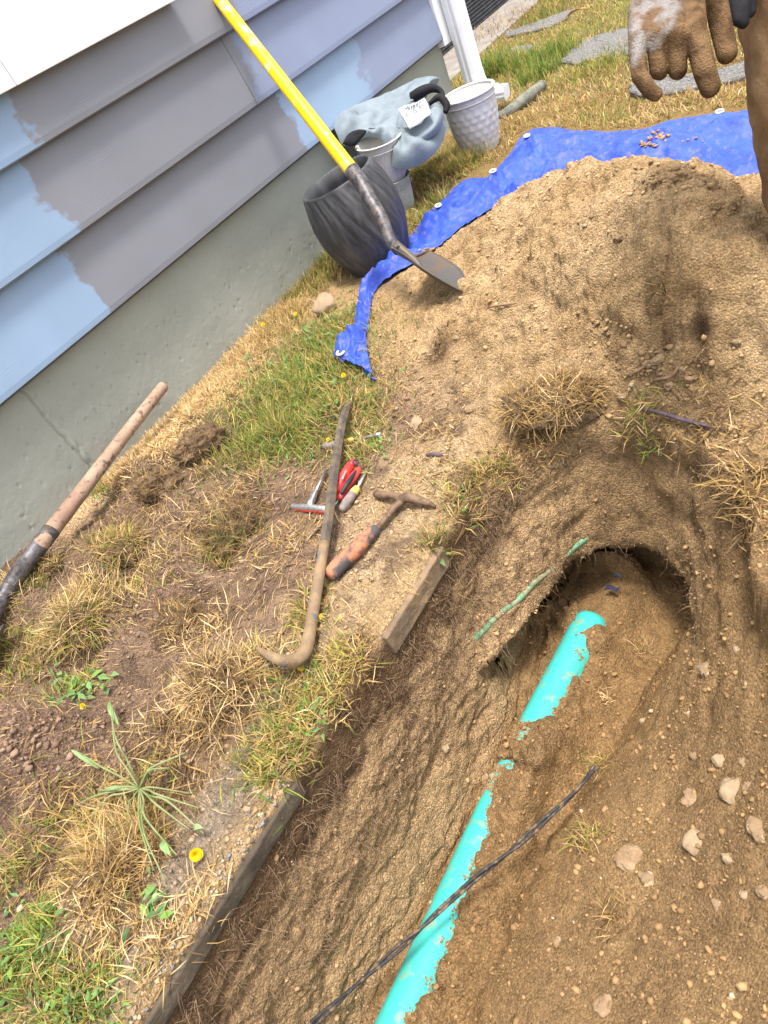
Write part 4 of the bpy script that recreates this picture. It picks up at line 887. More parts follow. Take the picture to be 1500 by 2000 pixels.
# ------------------------------------------------------------------ stones and clods
STN = [  # px, py, radius px, material, flat, long, facet, label
 (1387, 1310, 22, M_STONE, .75, 1.0, 0, 'round tan stone alone on the slope right of the pipe end'),
 (1436, 1546, 27, M_STONEP, .6, 1.3, 0, 'largest pale stone with a notched side on the right slope'),
 (1466, 1541, 14, M_STONE, .7, 1.1, 0, 'smooth oval stone touching the right of the largest pale stone'),
 (1362, 1645, 24, M_STONEP, .6, 1.1, 1, 'angular pale stone below the largest pale stone'),
 (1422, 1677, 13, M_STONEP, .7, 1.0, 0, 'small whitish stone right of the angular pale stone'),
 (1259, 1410, 12, M_STONEP, .8, 1.0, 1, 'small pale pebble above the grass tuft right of the trench'),
 (1357, 1478, 10, M_STONE, .8, 1.0, 0, 'small pebble left of the flat angular stone'),
 (1408, 1488, 18, M_STONEP, .5, 1.1, 1, 'flat angular stone up the slope from the largest pale stone'),
 (1452, 1488, 13, M_STONE, .7, 1.0, 0, 'brown rounded stone right of the flat angular stone'),
 (1266, 1717, 18, M_STONE, .6, 1.0, 0, 'tan stone below the cracked brown clod'),
 (1231, 1678, 26, M_DIRTCLOD, .5, 1.1, 0, 'cracked brown clod of soil on the trench right shoulder'),
 (1400, 1768, 11, M_STONE, .8, 1.0, 0, 'small oval stone low on the right slope'),
 (1454, 1749, 11, M_STONEP, .7, 1.0, 0, 'small pale pebble right of the low oval stone'),
 (1492, 1742, 15, M_STONE, .7, 1.0, 0, 'tan stone cut by the right edge of the view'),
 (1182, 1965, 22, M_DIRTCLOD, .7, 1.0, 0, 'round brown stone at the bottom centre right'),
 (1461, 1337, 10, M_STONEP, .8, 1.0, 1, 'pale pebble right of the lone round stone'),
 (1490, 1625, 26, M_STONE, .4, 1.2, 0, 'wide flat stone half sunk at the right edge'),
 (1355, 1555, 22, M_DIRTCLOD, .5, 1.1, 0, 'sunken reddish brown clod left of the largest pale stone'),
 (1440, 1270, 9, M_STONEP, .7, 1.0, 0, 'light pebble above the lone round stone'),
 (948, 1523, 10, M_STONE, .8, 1.0, 1, 'small tan stone left of the thin middle part of the pipe'),
 (962, 1516, 7, M_STONEP, .8, 1.0, 0, 'tiny pale pebble against the left of the pipe'),
 (1090, 1840, 9, M_STONE, .8, 1.0, 0, 'brown pebble low in the trench right of the pipe'),
 (641, 608, 28, M_BEIGE, .75, 1.0, 1, 'beige rock in the dry grass between the tarp corner and the wall'),
 (1207, 467, 10, M_STONE, .8, 1.0, 0, 'round pebble high on the left face of the mound'),
 (1216, 776, 13, M_STONE, .7, 1.0, 0, 'brown clod at the right end of the turf clod'),
 (1284, 703, 13, M_DIRTCLOD, .8, 1.2, 0, 'dark clod at the top of the rubble patch'),
 (1307, 751, 13, M_DIRTCLOD, .8, 1.0, 0, 'brown clod low in the rubble patch'),
 (1262, 712, 10, M_STONE, .8, 1.0, 0, 'grey brown pebble at the left of the rubble patch'),
 (1290, 730, 9, M_STONE, .8, 1.0, 1, 'pale clod in the middle of the rubble patch'),
 (1331, 722, 9, M_STONEP, .8, 1.0, 0, 'pale clod at the right of the rubble patch'),
 (1455, 711, 9, M_STONEP, .8, 1.0, 1, 'white grey pebble on the dark soil right of the mound'),
 (1438, 668, 10, M_STONE, .7, 1.2, 0, 'oval pebble above the dark soil at the mound foot'),
 (660, 1283, 14, M_STONEP, .6, 1.0, 1, 'light sandy stone beside the hook of the wrecking bar'),
 (813, 827, 13, M_STONEP, .4, 1.5, 0, 'flat pale stone on the sand above the hammer'),
 (922, 797, 12, M_STONE, .5, 1.3, 0, 'sandy stone left of the turf clod'),
 (755, 822, 8, M_STONEP, .7, 1.0, 0, 'pale pebble near the end of the slim nut driver'),
 (890, 660, 7, M_STONE, .7, 1.0, 0, 'small pebble at the small dark hollow in the mound'),
 (1003, 633, 8, M_DIRTCLOD, .7, 1.0, 0, 'brown clod on the mound below the small twig'),
 (870, 1463, 7, M_STONEP, .8, 1.3, 0, 'white pebble stuck in the left trench face'),
 (500, 1545, 9, M_STONEP, .7, 1.0, 0, 'white pebble beside the long slab edge'),
 (843, 487, 9, M_DIRTCLOD, .8, 1.0, 0, 'brown crumb of soil on the tarp behind the shovel blade'),
]
for k, (px, py, r, m_, fl, lg, fa, lb) in enumerate(STN):
    c = hit(px, py); dist = float((c-CAM)@_F); rw = r*dist/FPX*(.9 if px > 1100 else 1)
    o = rock('stone' if m_ not in (M_DIRTCLOD, M_SANDLUMP) else 'dirt_clod', c+np.array([0, 0, rw*fl*(.05 if m_ is not M_BEIGE else .7)]), rw, m_, k+1, fl, k*1.3, .32, None, lg, bool(fa))
    tag(o, lb, 'stone' if m_ not in (M_DIRTCLOD, M_SANDLUMP) else 'clod')
# soil spilt on the tarp
TV = np.stack(to_px(V if False else np.array([v.co[:] for v in ts.data.vertices])), 1)
TC = np.array([v.co[:] for v in ts.data.vertices])
spill = []
rsp = np.random.RandomState(5)
for (px, py, sx, sy, n) in [(1285, 268, 14, 7, 60), (1262, 285, 16, 5, 30), (840, 495, 10, 8, 30), (1350, 275, 30, 4, 14)]:
    for k in range(n):
        q_ = (px+rsp.normal()*sx*.6, py+rsp.normal()*sy*.6); i = np.argmin(((TV-np.array(q_))**2).sum(1)); spill.append((TC[i], rsp.uniform(.003, .009)))

# ------------------------------------------------------------------ crumbs: soil granules, one mesh
def crumbs(name, pts, rad, cols, sub=1, seed=0, label=''):
    V0, F0 = ico(sub); n = len(pts); rs = np.random.RandomState(seed)
    sc = rad[:, None]*rs.uniform(.55, 1.35, (n, 3))*np.array([1, 1, .7]); jit = 1+rs.uniform(-.34, .34, (n, len(V0), 1))
    a = rs.uniform(0, 6.28, n); ca, sa = np.cos(a), np.sin(a)
    Vv = V0[None]*jit*sc[:, None, :]; x = Vv[..., 0]*ca[:, None]-Vv[..., 1]*sa[:, None]; y = Vv[..., 0]*sa[:, None]+Vv[..., 1]*ca[:, None]
    Vv = np.stack([x, y, Vv[..., 2]], -1)+pts[:, None, :]
    Ff = (F0[None]+(np.arange(n)*len(V0))[:, None, None]).reshape(-1)
    o = fast_mesh(name, Vv.reshape(-1, 3), np.full(n*len(F0), 3), Ff, M_CRUMB, np.repeat(cols, len(V0), 0), False)
    tag(o, label, None, kind='stuff'); return o
M_CRUMB = mat('soil_crumbs', (.3, .2, .12), 1, attr='Col', c2=(.2, .13, .08), n1=150, lo=.5, hi=.75, spec=.1)
rs = np.random.RandomState(3)
NC = 38000
ci = rs.randint(1, nx-1, NC*4); cj = rs.randint(1, ny-1, NC*4)
# thin out the finely sampled strips so that density is even per area
area = (np.gradient(AX)[ci]*np.gradient(AY)[cj])/4e-5
g3 = fbm(GX[ci, cj], GY[ci, cj], PZ3[ci, cj], 9, 3, 81)
dens = np.clip(area, 0, 1.0)*(.35+.65*sst(-.3, .6, g3))
tr_, gx_, gy_, b_ = TR[ci, cj], GX[ci, cj], GY[ci, cj], BASE[ci, cj]
dens = dens*np.where(gy_ > 2.6, 0, 1)*np.where((gy_ > 1.0) & (gx_ < .6), .1, 1)*(np.where(NN[ci, cj, 2] < .5, .5, 1))
dens = dens*np.where((gx_ > 1.75) & (gy_ < 1.05), 1.0, 1)*np.where(b_ > .05, .55, 1)
keep = rs.uniform(0, 1, len(ci)) < dens; ci, cj = ci[keep][:NC], cj[keep][:NC]
rad = .0012+.0038*rs.uniform(0, 1, len(ci))**7*1.4+.0006*rs.uniform(0, 1, len(ci))
big = rs.uniform(0, 1, len(ci)) < .004; rad[big] = rs.uniform(.004, .0075, big.sum())
pts = POS[ci, cj]+NN[ci, cj]*rad[:, None]*.3+rs.uniform(-.002, .002, (len(ci), 3))
cc = col[ci, cj]*rs.uniform(.75, 1.3, (len(ci), 1)); pale = rs.uniform(0, 1, len(ci)) < .03; cc[pale] = C(.5, .40, .28)*rs.uniform(.7, 1.1, (pale.sum(), 1))
crumbs('soil_crumbs', pts, rad, cc, 1, 1, 'loose sandy soil crumbs scattered over the dug ground')
crumbs('spilt_soil', np.array([p_+np.array([0, 0, r_*.5]) for p_, r_ in spill]), np.array([r_ for p_, r_ in spill]), np.tile([.33, .21, .12], (len(spill), 1))*rsp.uniform(.7, 1.3, (len(spill), 1)), 1, 2, 'small heap of soil spilt on the blue tarp')
rub = [(P(0, 0, d=1), 0)][:0]
for (px, py, sx, sy, n) in [(1290, 730, 75, 45, 260), (1240, 690, 60, 30, 70), (1180, 640, 60, 30, 60), (1420, 700, 60, 30, 60), (1340, 345, 120, 25, 160), (1430, 400, 60, 30, 60), (1130, 420, 80, 60, 60), (700, 880, 40, 60, 40)]:
    for k in range(n):
        h_ = hit(px+rsp.normal()*sx*.5, py+rsp.normal()*sy*.5); rub.append((h_, .0018+.0065*rsp.uniform()**3))
rub2 = []
for (px, py, sx, sy, n) in [(80, 1440, 110, 90, 420), (390, 890, 90, 60, 260), (300, 960, 120, 60, 260), (480, 1030, 90, 60, 160), (250, 1180, 140, 60, 200), (300, 1130, 120, 60, 160)]:
    for k in range(n):
        h_ = hit(px+rsp.normal()*sx*.5, py+rsp.normal()*sy*.5); rub2.append((h_, .0015+.0075*rsp.uniform()**3.5))
crumbs('turf_crumbs', np.array([p_+np.array([0, 0, r_*.3]) for p_, r_ in rub2]), np.array([r_ for p_, r_ in rub2]), np.tile([.23, .15, .108], (len(rub2), 1))*rsp.uniform(.55, 1.25, (len(rub2), 1)), 1, 26, 'reddish brown crumbs on the churned soil by the wall')
crumbs('rubble', np.array([p_+np.array([0, 0, r_*.3]) for p_, r_ in rub]), np.array([r_ for p_, r_ in rub]), np.tile([.33, .215, .115], (len(rub), 1))*rsp.uniform(.55, 1.15, (len(rub), 1)), 1, 6, 'loose clods and rubble on the mound and its foot')
pz_ = PAZ+np.sqrt(np.clip(PR**2-(GX-1.556)**2*1.0, 0, 9)); cand = np.argwhere((np.abs(pu) < 1.25) & (np.abs(Z0-(PAZ+PR*np.sqrt(np.clip(1-pu**2, 0, 1)))) < .0045) & (GY < .97))
kk_ = rsp.randint(0, len(cand), 2600); ce = cand[kk_]; rr2 = .0008+.0024*rsp.uniform(0, 1, 2600)**3
pe = np.stack([GX[ce[:, 0], ce[:, 1]], GY[ce[:, 0], ce[:, 1]], 0*rr2], 1)+rsp.normal(0, .0035, (2600, 3)); pue = (pe[:, 0]-np.interp(pe[:, 1], [-.8, .0, .5, .95], [1.556, 1.556, 1.556, 1.578]))/PR
pe[:, 2] = PAZ+PR*np.sqrt(np.clip(1-pue**2, 0, 1))+rr2*.4; ok_ = np.abs(pue) < 1
crumbs('pipe_crumbs', pe[ok_], rr2[ok_], np.tile([.28, .18, .09], (ok_.sum(), 1))*rsp.uniform(.7, 1.3, (ok_.sum(), 1)), 1, 16, 'soil crumbs lying on the edge of the teal pipe')
# gravel along the slab edge
ng = 420; gx2 = 1.400-np.abs(rs.normal(0, .020, ng)); gy2 = rs.uniform(-.6, .33, ng); gr = rs.uniform(.0012, .0036, ng)
gp_ = np.stack([gx2, gy2, np.where(gx2 > 1.394, .0, height(gx2, gy2))+gr*.3+.002], 1)
gc = np.array([[.20, .20, .21], [.33, .29, .24], [.12, .115, .11], [.36, .26, .17]])[rs.randint(0, 4, ng)]*rs.uniform(.7, 1.2, (ng, 1))
crumbs('gravel', gp_, gr, gc, 2, 4, 'fine grey and pale gravel along the top of the long slab edge')

# ------------------------------------------------------------------ grass
STRAW = C(.48, .31, .11); STRAWD = C(.20, .12, .06); GREEN = C(.12, .22, .035); YGREEN = C(.33, .33, .06); BLOND = C(.70, .50, .26)
GCH = {'g': (GREEN, YGREEN, STRAW), 'y': (YGREEN, STRAW, GREEN), 's': (STRAW, BLOND, STRAWD), 'b': (BLOND*1.12, BLOND, STRAW*1.2), 'd': (STRAWD, STRAW, STRAWD*.6)}
def blades(pts, nrm, L, Wd, lean, kinds, seed, curl=.6):
    """pts (n,3). lean: 0 upright .. 1 flat. returns arrays of a two-segment curved blade"""
    rs = np.random.RandomState(seed); n = len(pts); az = rs.uniform(0, 2*math.pi, n)
    d = np.stack([np.cos(az), np.sin(az), 0*az], 1); ln = np.clip(lean+rs.normal(0, .18, n), 0, 1.1)
    up = nrm*.5+np.array([0, 0, .5]); up /= np.linalg.norm(up, axis=1, keepdims=True)
    d = d-(d*up).sum(1)[:, None]*up; d /= np.linalg.norm(d, axis=1, keepdims=True)+1e-9
    v1 = d*np.sin(ln*1.45)[:, None]+up*np.cos(ln*1.45)[:, None]
    l2 = ln+curl*rs.uniform(.1, .7, n); v2 = d*np.sin(l2*1.45)[:, None]+up*np.cos(l2*1.45)[:, None]
    side = np.cross(d, up); s_ = side*Wd[:, None]*.5
    tw = rs.uniform(-.4, .4, n)[:, None]*side*L[:, None]
    p0 = pts; p1 = pts+v1*L[:, None]*.5+tw*.2; p2 = p1+v2*L[:, None]*.5+tw*.6
    # keep the tip off the soil
    V = np.stack([p0-s_, p0+s_, p1-s_*.8, p1+s_*.8, p2], 1).reshape(-1, 3)
    b = (np.arange(n)*5)[:, None]
    loops = np.concatenate([b+np.array([0, 1, 3, 2]), b+np.array([2, 3, 4])], 1).reshape(-1)
    nper = np.tile([4, 3], n)
    colr = np.zeros((n, 3))
    for k in set(kinds):
        mk = kinds == k; ch = np.array(GCH[k]); w_ = rs.choice(3, mk.sum(), p=[.6, .28, .12]); colr[mk] = ch[w_]
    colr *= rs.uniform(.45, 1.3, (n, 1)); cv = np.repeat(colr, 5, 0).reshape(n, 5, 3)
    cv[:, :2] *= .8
    return V, nper, loops, cv.reshape(-1, 3)
def blade_obj(name, parts, parent=None):
    Vs, ns, ls, cs = [], [], [], []; off = 0
    for V_, n_, l_, c_ in parts: Vs.append(V_); ns.append(n_); ls.append(l_+off); cs.append(c_); off += len(V_)
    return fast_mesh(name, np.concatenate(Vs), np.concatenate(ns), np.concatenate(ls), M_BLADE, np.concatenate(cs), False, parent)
def gauss_patch(px, py, sxp, syp, n, kind, L, lean, seed, Wd=.0028, ang=0.0):
    n = int(n*.72); L = L*1.08
    if px < 540 and py > 940: n = int(n*.48); Wd = .0024
    if px > 1300: n = int(n*.5)
    """blades rooted round the ground point seen at px,py; spread given in photo pixels there"""
    rs = np.random.RandomState(seed); c = hit(px, py); dist = float((c-CAM)@_F); s = dist/FPX
    u = rs.normal(0, .5, n)*sxp; v = rs.normal(0, .5, n)*syp
    ca, sa = math.cos(ang), math.sin(ang); u, v = u*ca-v*sa, u*sa+v*ca
    rt = np.array([_R[0], _R[1]]); rt /= np.linalg.norm(rt); fw = np.array([-rt[1], rt[0]])
    x = c[0]+s*(u*rt[0]-v*1.35*fw[0]); y = c[1]+s*(u*rt[1]-v*1.35*fw[1])
    x = np.clip(x, .004, 2.6); y = np.clip(y, -.6, 3.45)
    i = np.clip(np.searchsorted(AX, x), 0, nx-1); j = np.clip(np.searchsorted(AY, y), 0, ny-1)
    ok = TR[i, j] > -.06; x, y, i, j = x[ok], y[ok], i[ok], j[ok]; n = len(x)
    p = POS[i, j]+np.stack([rs.uniform(-.003, .003, n), rs.uniform(-.003, .003, n), np.full(n, -.001)], 1)
    kk = np.array(list(kind))[rs.randint(0, len(kind), n)]
    Ls = L*rs.uniform(.45, 1.3, n); return blades(p, NN[i, j], Ls, Wd*rs.uniform(.5, 1.2, n), lean, kk, seed+1)
GP = [ # px,py,sx,sy,n,kind,L,lean
 (600, 740, 150, 100, 6500, 'gggys', .055, .55), (550, 840, 130, 90, 5600, 'gggys', .06, .45), (640, 660, 90, 60, 2200, 'ggys', .055, .55), (690, 800, 80, 90, 1800, 'gyss', .045, .6), (700, 880, 60, 60, 800, 'gys', .04, .6),
 (600, 560, 100, 60, 2600, 'ssyg', .06, .5), (640, 520, 90, 30, 1600, 'sygg', .07, .4), (540, 640, 80, 70, 2400, 'ssby', .06, .55), (470, 700, 60, 60, 2200, 'bbs', .05, .6),
 (410, 790, 90, 45, 4400, 'bbbs', .035, .65), (325, 865, 70, 40, 4200, 'bbb', .03, .65), (450, 745, 70, 50, 3400, 'bbs', .04, .6), (240, 930, 50, 25, 1000, 'bbs', .03, .6), (200, 960, 40, 25, 400, 'gg', .045, .3),
 (60, 1125, 40, 30, 700, 'ggs', .05, .4), (20, 1150, 40, 30, 500, 'bb', .05, .4), (215, 1060, 70, 35, 1500, 'sdy', .055, .7), (300, 990, 120, 60, 700, 'sdd', .05, .8), (430, 900, 80, 50, 500, 'sdd', .045, .8),
 (420, 1010, 110, 60, 1300, 'sdb', .06, .8), (450, 1080, 90, 40, 1100, 'sdyg', .06, .75), (150, 1190, 70, 60, 2200, 'ssby', .07, .55), (260, 1150, 110, 50, 1600, 'sdby', .06, .75), (60, 1290, 60, 70, 1500, 'ydsg', .05, .7),
 (150, 1340, 60, 40, 700, 'gyy', .05, .7), (20, 1250, 50, 50, 700, 'yys', .05, .6), (400, 1240, 100, 40, 1100, 'bsd', .055, .8), (430, 1340, 110, 60, 2400, 'bsdd', .06, .75), (380, 1400, 90, 60, 1500, 'sbd', .06, .8), (500, 1290, 80, 40, 900, 'bsy', .05, .7),
 (560, 1440, 60, 90, 1100, 'ysgs', .045, .6, ), (620, 1350, 60, 70, 900, 'ysgs', .045, .6), (670, 1290, 50, 40, 500, 'yss', .04, .6), (510, 1490, 60, 40, 800, 'yys', .05, .6), (600, 1190, 50, 50, 500, 'ssy', .045, .6),
 (230, 1620, 90, 60, 2300, 'sssy', .075, .65), (250, 1690, 80, 50, 1700, 'ssd', .075, .65), (130, 1600, 90, 60, 900, 'ysd', .06, .7), (200, 1780, 90, 50, 900, 'sdb', .06, .75), (60, 1850, 90, 80, 2400, 'ggyg', .045, .55), (130, 1960, 130, 60, 2400, 'gygs', .045, .55), (30, 1700, 50, 60, 600, 'gys', .05, .6),
 (320, 1850, 90, 60, 900, 'sbd', .045, .8), (400, 1760, 60, 60, 400, 'sb', .04, .8), (300, 1500, 90, 60, 700, 'sdy', .05, .8), (120, 1440, 90, 50, 300, 'sd', .04, .8), (560, 1060, 90, 60, 400, 'sd', .04, .8),
 (960, 920, 50, 25, 700, 'sdy', .035, .6), (900, 990, 40, 60, 400, 'sdy', .04, .6), (1060, 860, 60, 20, 400, 'sdd', .035, .6), (870, 1080, 30, 20, 260, 'sgd', .045, .5), (1250, 870, 50, 25, 350, 'sdyg', .04, .7), (1340, 900, 80, 30, 500, 'sdd', .04, .75),
 (1440, 950, 80, 60, 1500, 'sddd', .05, .8), (1400, 850, 90, 30, 400, 'sdd', .04, .8), (1360, 1110, 30, 30, 300, 'sdd', .035, .6), (1420, 1170, 90, 50, 400, 'sdd', .03, .8), (1260, 1250, 20, 25, 90, 'sb', .03, .5),
 (1450, 1060, 70, 60, 500, 'sdd', .035, .8), (860, 830, 120, 60, 500, 'sd', .03, .85), (850, 930, 100, 60, 350, 'sdy', .03, .85), (780, 760, 60, 60, 200, 'sdg', .03, .8),
 (860, 400, 30, 20, 300, 'yysg', .08, .4), (800, 350, 60, 50, 2400, 'ysg', .06, .5), (850, 330, 60, 40, 2000, 'ssyg', .06, .5), (820, 430, 40, 50, 1100, 'yysg', .055, .5), (790, 450, 30, 30, 500, 'ys', .06, .5), (900, 330, 50, 20, 700, 'gys', .08, .3),
 (1290, 590, 20, 15, 60, 'dd', .03, .5), (860, 665, 25, 10, 80, 'dd', .02, .5)]
GP += [(400, 1050, 150, 70, 1500, 'ddd', .042, .9), (300, 960, 120, 60, 900, 'dds', .035, .9), (470, 950, 80, 60, 600, 'dds', .035, .9), (330, 1180, 150, 50, 900, 'ddd', .04, .9), (120, 1690, 100, 50, 700, 'dd', .04, .8), (300, 1480, 120, 60, 900, 'ddd', .04, .9),
 (700, 1290, 30, 60, 500, 'ddd', .03, .8), (660, 1380, 25, 60, 600, 'ddd', .03, .8), (590, 1500, 20, 30, 300, 'ddd', .03, .8), (920, 960, 30, 60, 500, 'ddd', .03, .8), (1040, 880, 60, 25, 500, 'ddd', .03, .8), (1290, 880, 120, 30, 300, 'dds', .03, .85), (1420, 1000, 60, 60, 300, 'dds', .03, .85)]
parts = [gauss_patch(*g[:8], seed=100+7*k) for k, g in enumerate(GP)]
# loose straw litter over the whole left strip
def litter(n, seed, x0, x1, y0, y1, kind, L, lean=.95):
    rs = np.random.RandomState(seed); x = rs.uniform(x0, x1, n); y = rs.uniform(y0, y1, n)
    i = np.clip(np.searchsorted(AX, x), 0, nx-1); j = np.clip(np.searchsorted(AY, y), 0, ny-1); ok = TR[i, j] > -.05; i, j = i[ok], j[ok]; n = len(i)
    kk = np.array(list(kind))[rs.randint(0, len(kind), n)]
    return blades(POS[i, j]+NN[i, j]*.003, NN[i, j], L*rs.uniform(.3, 1.4, n), .0016*rs.uniform(.5, 1.2, n), lean, kk, seed, .15)
def wallstrip(n, seed):
    rs = np.random.RandomState(seed); x = .006+np.abs(rs.normal(0, .075, n)); y = rs.uniform(.72, 1.85, n); keep_ = x < .10+.10*rs.uniform(0, 1, n)+.05*np.sin(y*7); x, y = x[keep_], y[keep_]; n = len(x)
    i = np.clip(np.searchsorted(AX, x), 0, nx-1); j = np.clip(np.searchsorted(AY, y), 0, ny-1)
    kk = np.array(list('bbbs'))[rs.randint(0, 4, n)]
    return blades(POS[i, j], NN[i, j], .034*rs.uniform(.5, 1.3, n), .0022*rs.uniform(.5, 1.3, n), .5, kk, seed, .5)
parts.append(wallstrip(15000, 77))
parts.append(litter(6500, 5, .02, 1.3, -.6, 1.2, 'sdbd', .04)); parts.append(litter(900, 6, .7, 1.4, .6, 1.4, 'sd', .03)); parts.append(litter(1100, 8, 1.75, 2.5, -.2, 1.3, 'sdd', .028))
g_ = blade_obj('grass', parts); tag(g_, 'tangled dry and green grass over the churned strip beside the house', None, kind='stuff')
# far lawn
def lawn(n, seed):
    rs = np.random.RandomState(seed); x = rs.uniform(-.62, 2.9, n); y = 2.45+rs.uniform(0, 1, n)**1.15*4.6
    q_ = np.array([x, y]); ok = ~((x < .05) & (y < 3.75))
    inside = (y < 3.45) & (x < 2.55) & (x > 0)
    hh = np.where(inside, height(np.clip(x, 0, 2.6), np.clip(y, -.6, 3.45)), 0); ok &= hh < .05
    tp = np.stack(to_px(np.stack([x, y, hh], 1)), 1)
    # under the tarp no blades
    tj = np.array([to_px(np.array(p_)[None]) for p_ in to]).reshape(-1, 2)
    lim = np.interp(tp[:, 0], np.sort(tj[:, 0]), tj[np.argsort(tj[:, 0]), 1]); ok &= ((tp[:, 1] < lim-1) | (tp[:, 0] > 1700) | (tp[:, 0] < 700))
    x, y, hh, tp = x[ok], y[ok], hh[ok], tp[ok]; n = len(x)
    # not on the stepping stones
    for (a0, b0, a1, b1) in [(1092, 50, 1340, 118), (985, 17, 1118, 66), (968, 90, 1035, 114), (1232, 128, 1495, 180)]:
        tt = np.clip((tp[:, 0]-a0)/(a1-a0), 0, 1); mid = b1+(b0-b1)*tt; inn = (tp[:, 0] > a0) & (tp[:, 0] < a1) & (np.abs(tp[:, 1]-mid) < .22*(b1-b0)+4)
        x, y, hh, tp = x[~inn], y[~inn], hh[~inn], tp[~inn]
    n = len(x); gsc = fbm(x, y, 0*x, 2.2, 3, 91); g2 = sst(3.2, 4.4, y+.5*gsc)*.5+sst(.1, .6, gsc)*.6
    k_ = np.where(rs.uniform(0, 1, n) < np.clip(g2, 0, .8), np.array(list('gyy'))[rs.randint(0, 3, n)], np.array(list('ssys'))[rs.randint(0, 4, n)])
    pts = np.stack([x, y, hh-.003], 1); nr = np.tile([0, 0, 1.0], (n, 1))
    return blades(pts, nr, .038*rs.uniform(.5, 1.3, n), .0035*rs.uniform(.6, 1.3, n), .5, k_, seed)
lp = [lawn(110000, 21)]
def tuft(px, py, n, r, L, kind, seed, lean=.3, z=0):
    rs = np.random.RandomState(seed); c = P(px, py, z=z); a = rs.normal(0, r, (n, 2)); pts = np.stack([c[0]+a[:, 0], c[1]+a[:, 1], 0*a[:, 0]+z], 1)
    k_ = np.array(list(kind))[rs.randint(0, len(kind), n)]; return blades(pts, np.tile([0, 0, 1.0], (n, 1)), L*rs.uniform(.5, 1.2, n), .004*rs.uniform(.6, 1.2, n), lean, k_, seed)
lp += [tuft(955, 150, 900, .05, .13, 'ggg', 31), tuft(975, 125, 500, .08, .10, 'ggy', 32), tuft(1070, 115, 900, .10, .09, 'ggg', 33), tuft(1015, 125, 600, .07, .07, 'ggy', 34), tuft(1050, 150, 700, .06, .08, 'gg', 35), tuft(1060, 33, 400, .1, .06, 'gy', 36), tuft(1170, 130, 800, .12, .05, 'gyy', 37), tuft(1010, 40, 1200, .25, .05, 'sd', 38)]
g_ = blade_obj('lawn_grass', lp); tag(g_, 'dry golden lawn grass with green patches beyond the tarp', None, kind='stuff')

# turf clods: torn sods with dead grass, things of their own
def clod(px, py, rx, ry, h, n, kind, L, label, seed, ang=0.):
    c = hit(px, py); r_ = empty('turf_clod', c); tag(r_, label, 'turf clod')
    V0, F0 = ico(5); Vv = V0.copy(); Vv *= (1+.30*fbm(Vv[:, 0], Vv[:, 1], Vv[:, 2], 2, 3, seed)+.10*fbm(Vv[:, 0], Vv[:, 1], Vv[:, 2], 8, 3, seed+1))[:, None]; Vv *= np.array([rx, ry, h])
    ca, sa = math.cos(ang), math.sin(ang); Vv = np.stack([Vv[:, 0]*ca-Vv[:, 1]*sa, Vv[:, 0]*sa+Vv[:, 1]*ca, Vv[:, 2]], 1)
    s_ = mesh('soil_root_ball', Vv, F0, mat('turf_soil_%d' % seed if False else 'turf_soil', (.12, .075, .045), 1, n1=40, c2=(.2, .135, .08), bump=.008, bscale=70, spec=.1), r_, True)
    rs = np.random.RandomState(seed); Vt = Vv[Vv[:, 2] > -h*.1]; k = rs.randint(0, len(Vt), n); p = Vt[k]; nr = p/np.array([rx, ry, h])**2; nr /= np.linalg.norm(nr, axis=1, keepdims=True)
    kk = np.array(list(kind))[rs.randint(0, len(kind), n)]
    b = blades(p*.96, nr, L*rs.uniform(.4, 1.3, n), .002*rs.uniform(.5, 1.2, n), .75, kk, seed, .6)
    g = blade_obj('dead_grass', [b], r_); g['kind'] = 'stuff'; return r_
clod(1085, 785, .125, .072, .05, 2600, 'ssdd', .052, 'matted dead turf clod above the far end of the trench', 201, .45)
clod(235, 1075, .07, .05, .045, 800, 'sdys', .06, 'olive turf clod beside the socket of the old wooden shovel', 202, .5)
clod(150, 1225, .06, .06, .062, 1200, 'bsdy', .075, 'golden shaggy turf clod left of the dark hollow', 203, .5)
clod(430, 1335, .075, .05, .045, 900, 'bsdd', .07, 'straw coloured turf clod left of the wrecking bar hook', 204, .5)
clod(235, 1650, .07, .055, .028, 1000, 'bsys', .08, 'tall blond grass clod below the uprooted green weed', 205, .5)
clod(450, 1050, .07, .045, .045, 700, 'dddg', .06, 'dark overturned turf clod left of the small tools', 206, .5)
clod(395, 868, .085, .045, .045, 700, 'dddd', .026, 'bare brown sod lump next to the straw along the wall', 207, .8)
clod(480, 1015, .065, .045, .05, 800, 'dddd', .045, 'dark rooty clod left of the T-handle nut driver', 208, .3)
clod(310, 950, .075, .045, .045, 700, 'dddd', .035, 'brown upturned sod between the wooden handle and the rooty clod', 209, .8)
clod(350, 1210, .06, .04, .035, 600, 'dsdd', .045, 'low brown sod piece in the middle of the churned strip', 211, .2)
clod(90, 1110, .05, .035, .03, 500, 'dsyd', .045, 'small straw clod beside the dark metal socket end', 212, .4)
# little tufts on the right bank
def small_tuft(px, py, n, r, L, kind, label, seed, lean=.5):
    c = hit(px, py); rs = np.random.RandomState(seed); a = rs.normal(0, r, (n, 2)); x = c[0]+a[:, 0]; y = c[1]+a[:, 1]
    pts = np.stack([x, y, height(x, y)], 1); kk = np.array(list(kind))[rs.randint(0, len(kind), n)]
    o = blade_obj('grass_tuft', [blades(pts, np.tile([0, 0, 1.0], (n, 1)), L*rs.uniform(.4, 1.2, n), .0018*rs.uniform(.6, 1.2, n), lean, kk, seed)])
    tag(o, label, 'grass tuft'); return o
small_tuft(1168, 1500, 90, .018, .05, 'sys', 'straw tuft at the point where the black cables leave the soil', 301)
small_tuft(1150, 1640, 90, .016, .05, 'yss', 'yellowish tuft on the trench shoulder left of the cracked clod', 302)
small_tuft(1195, 1785, 80, .02, .04, 'dsd', 'dark dry tuft low on the right trench bank', 303)
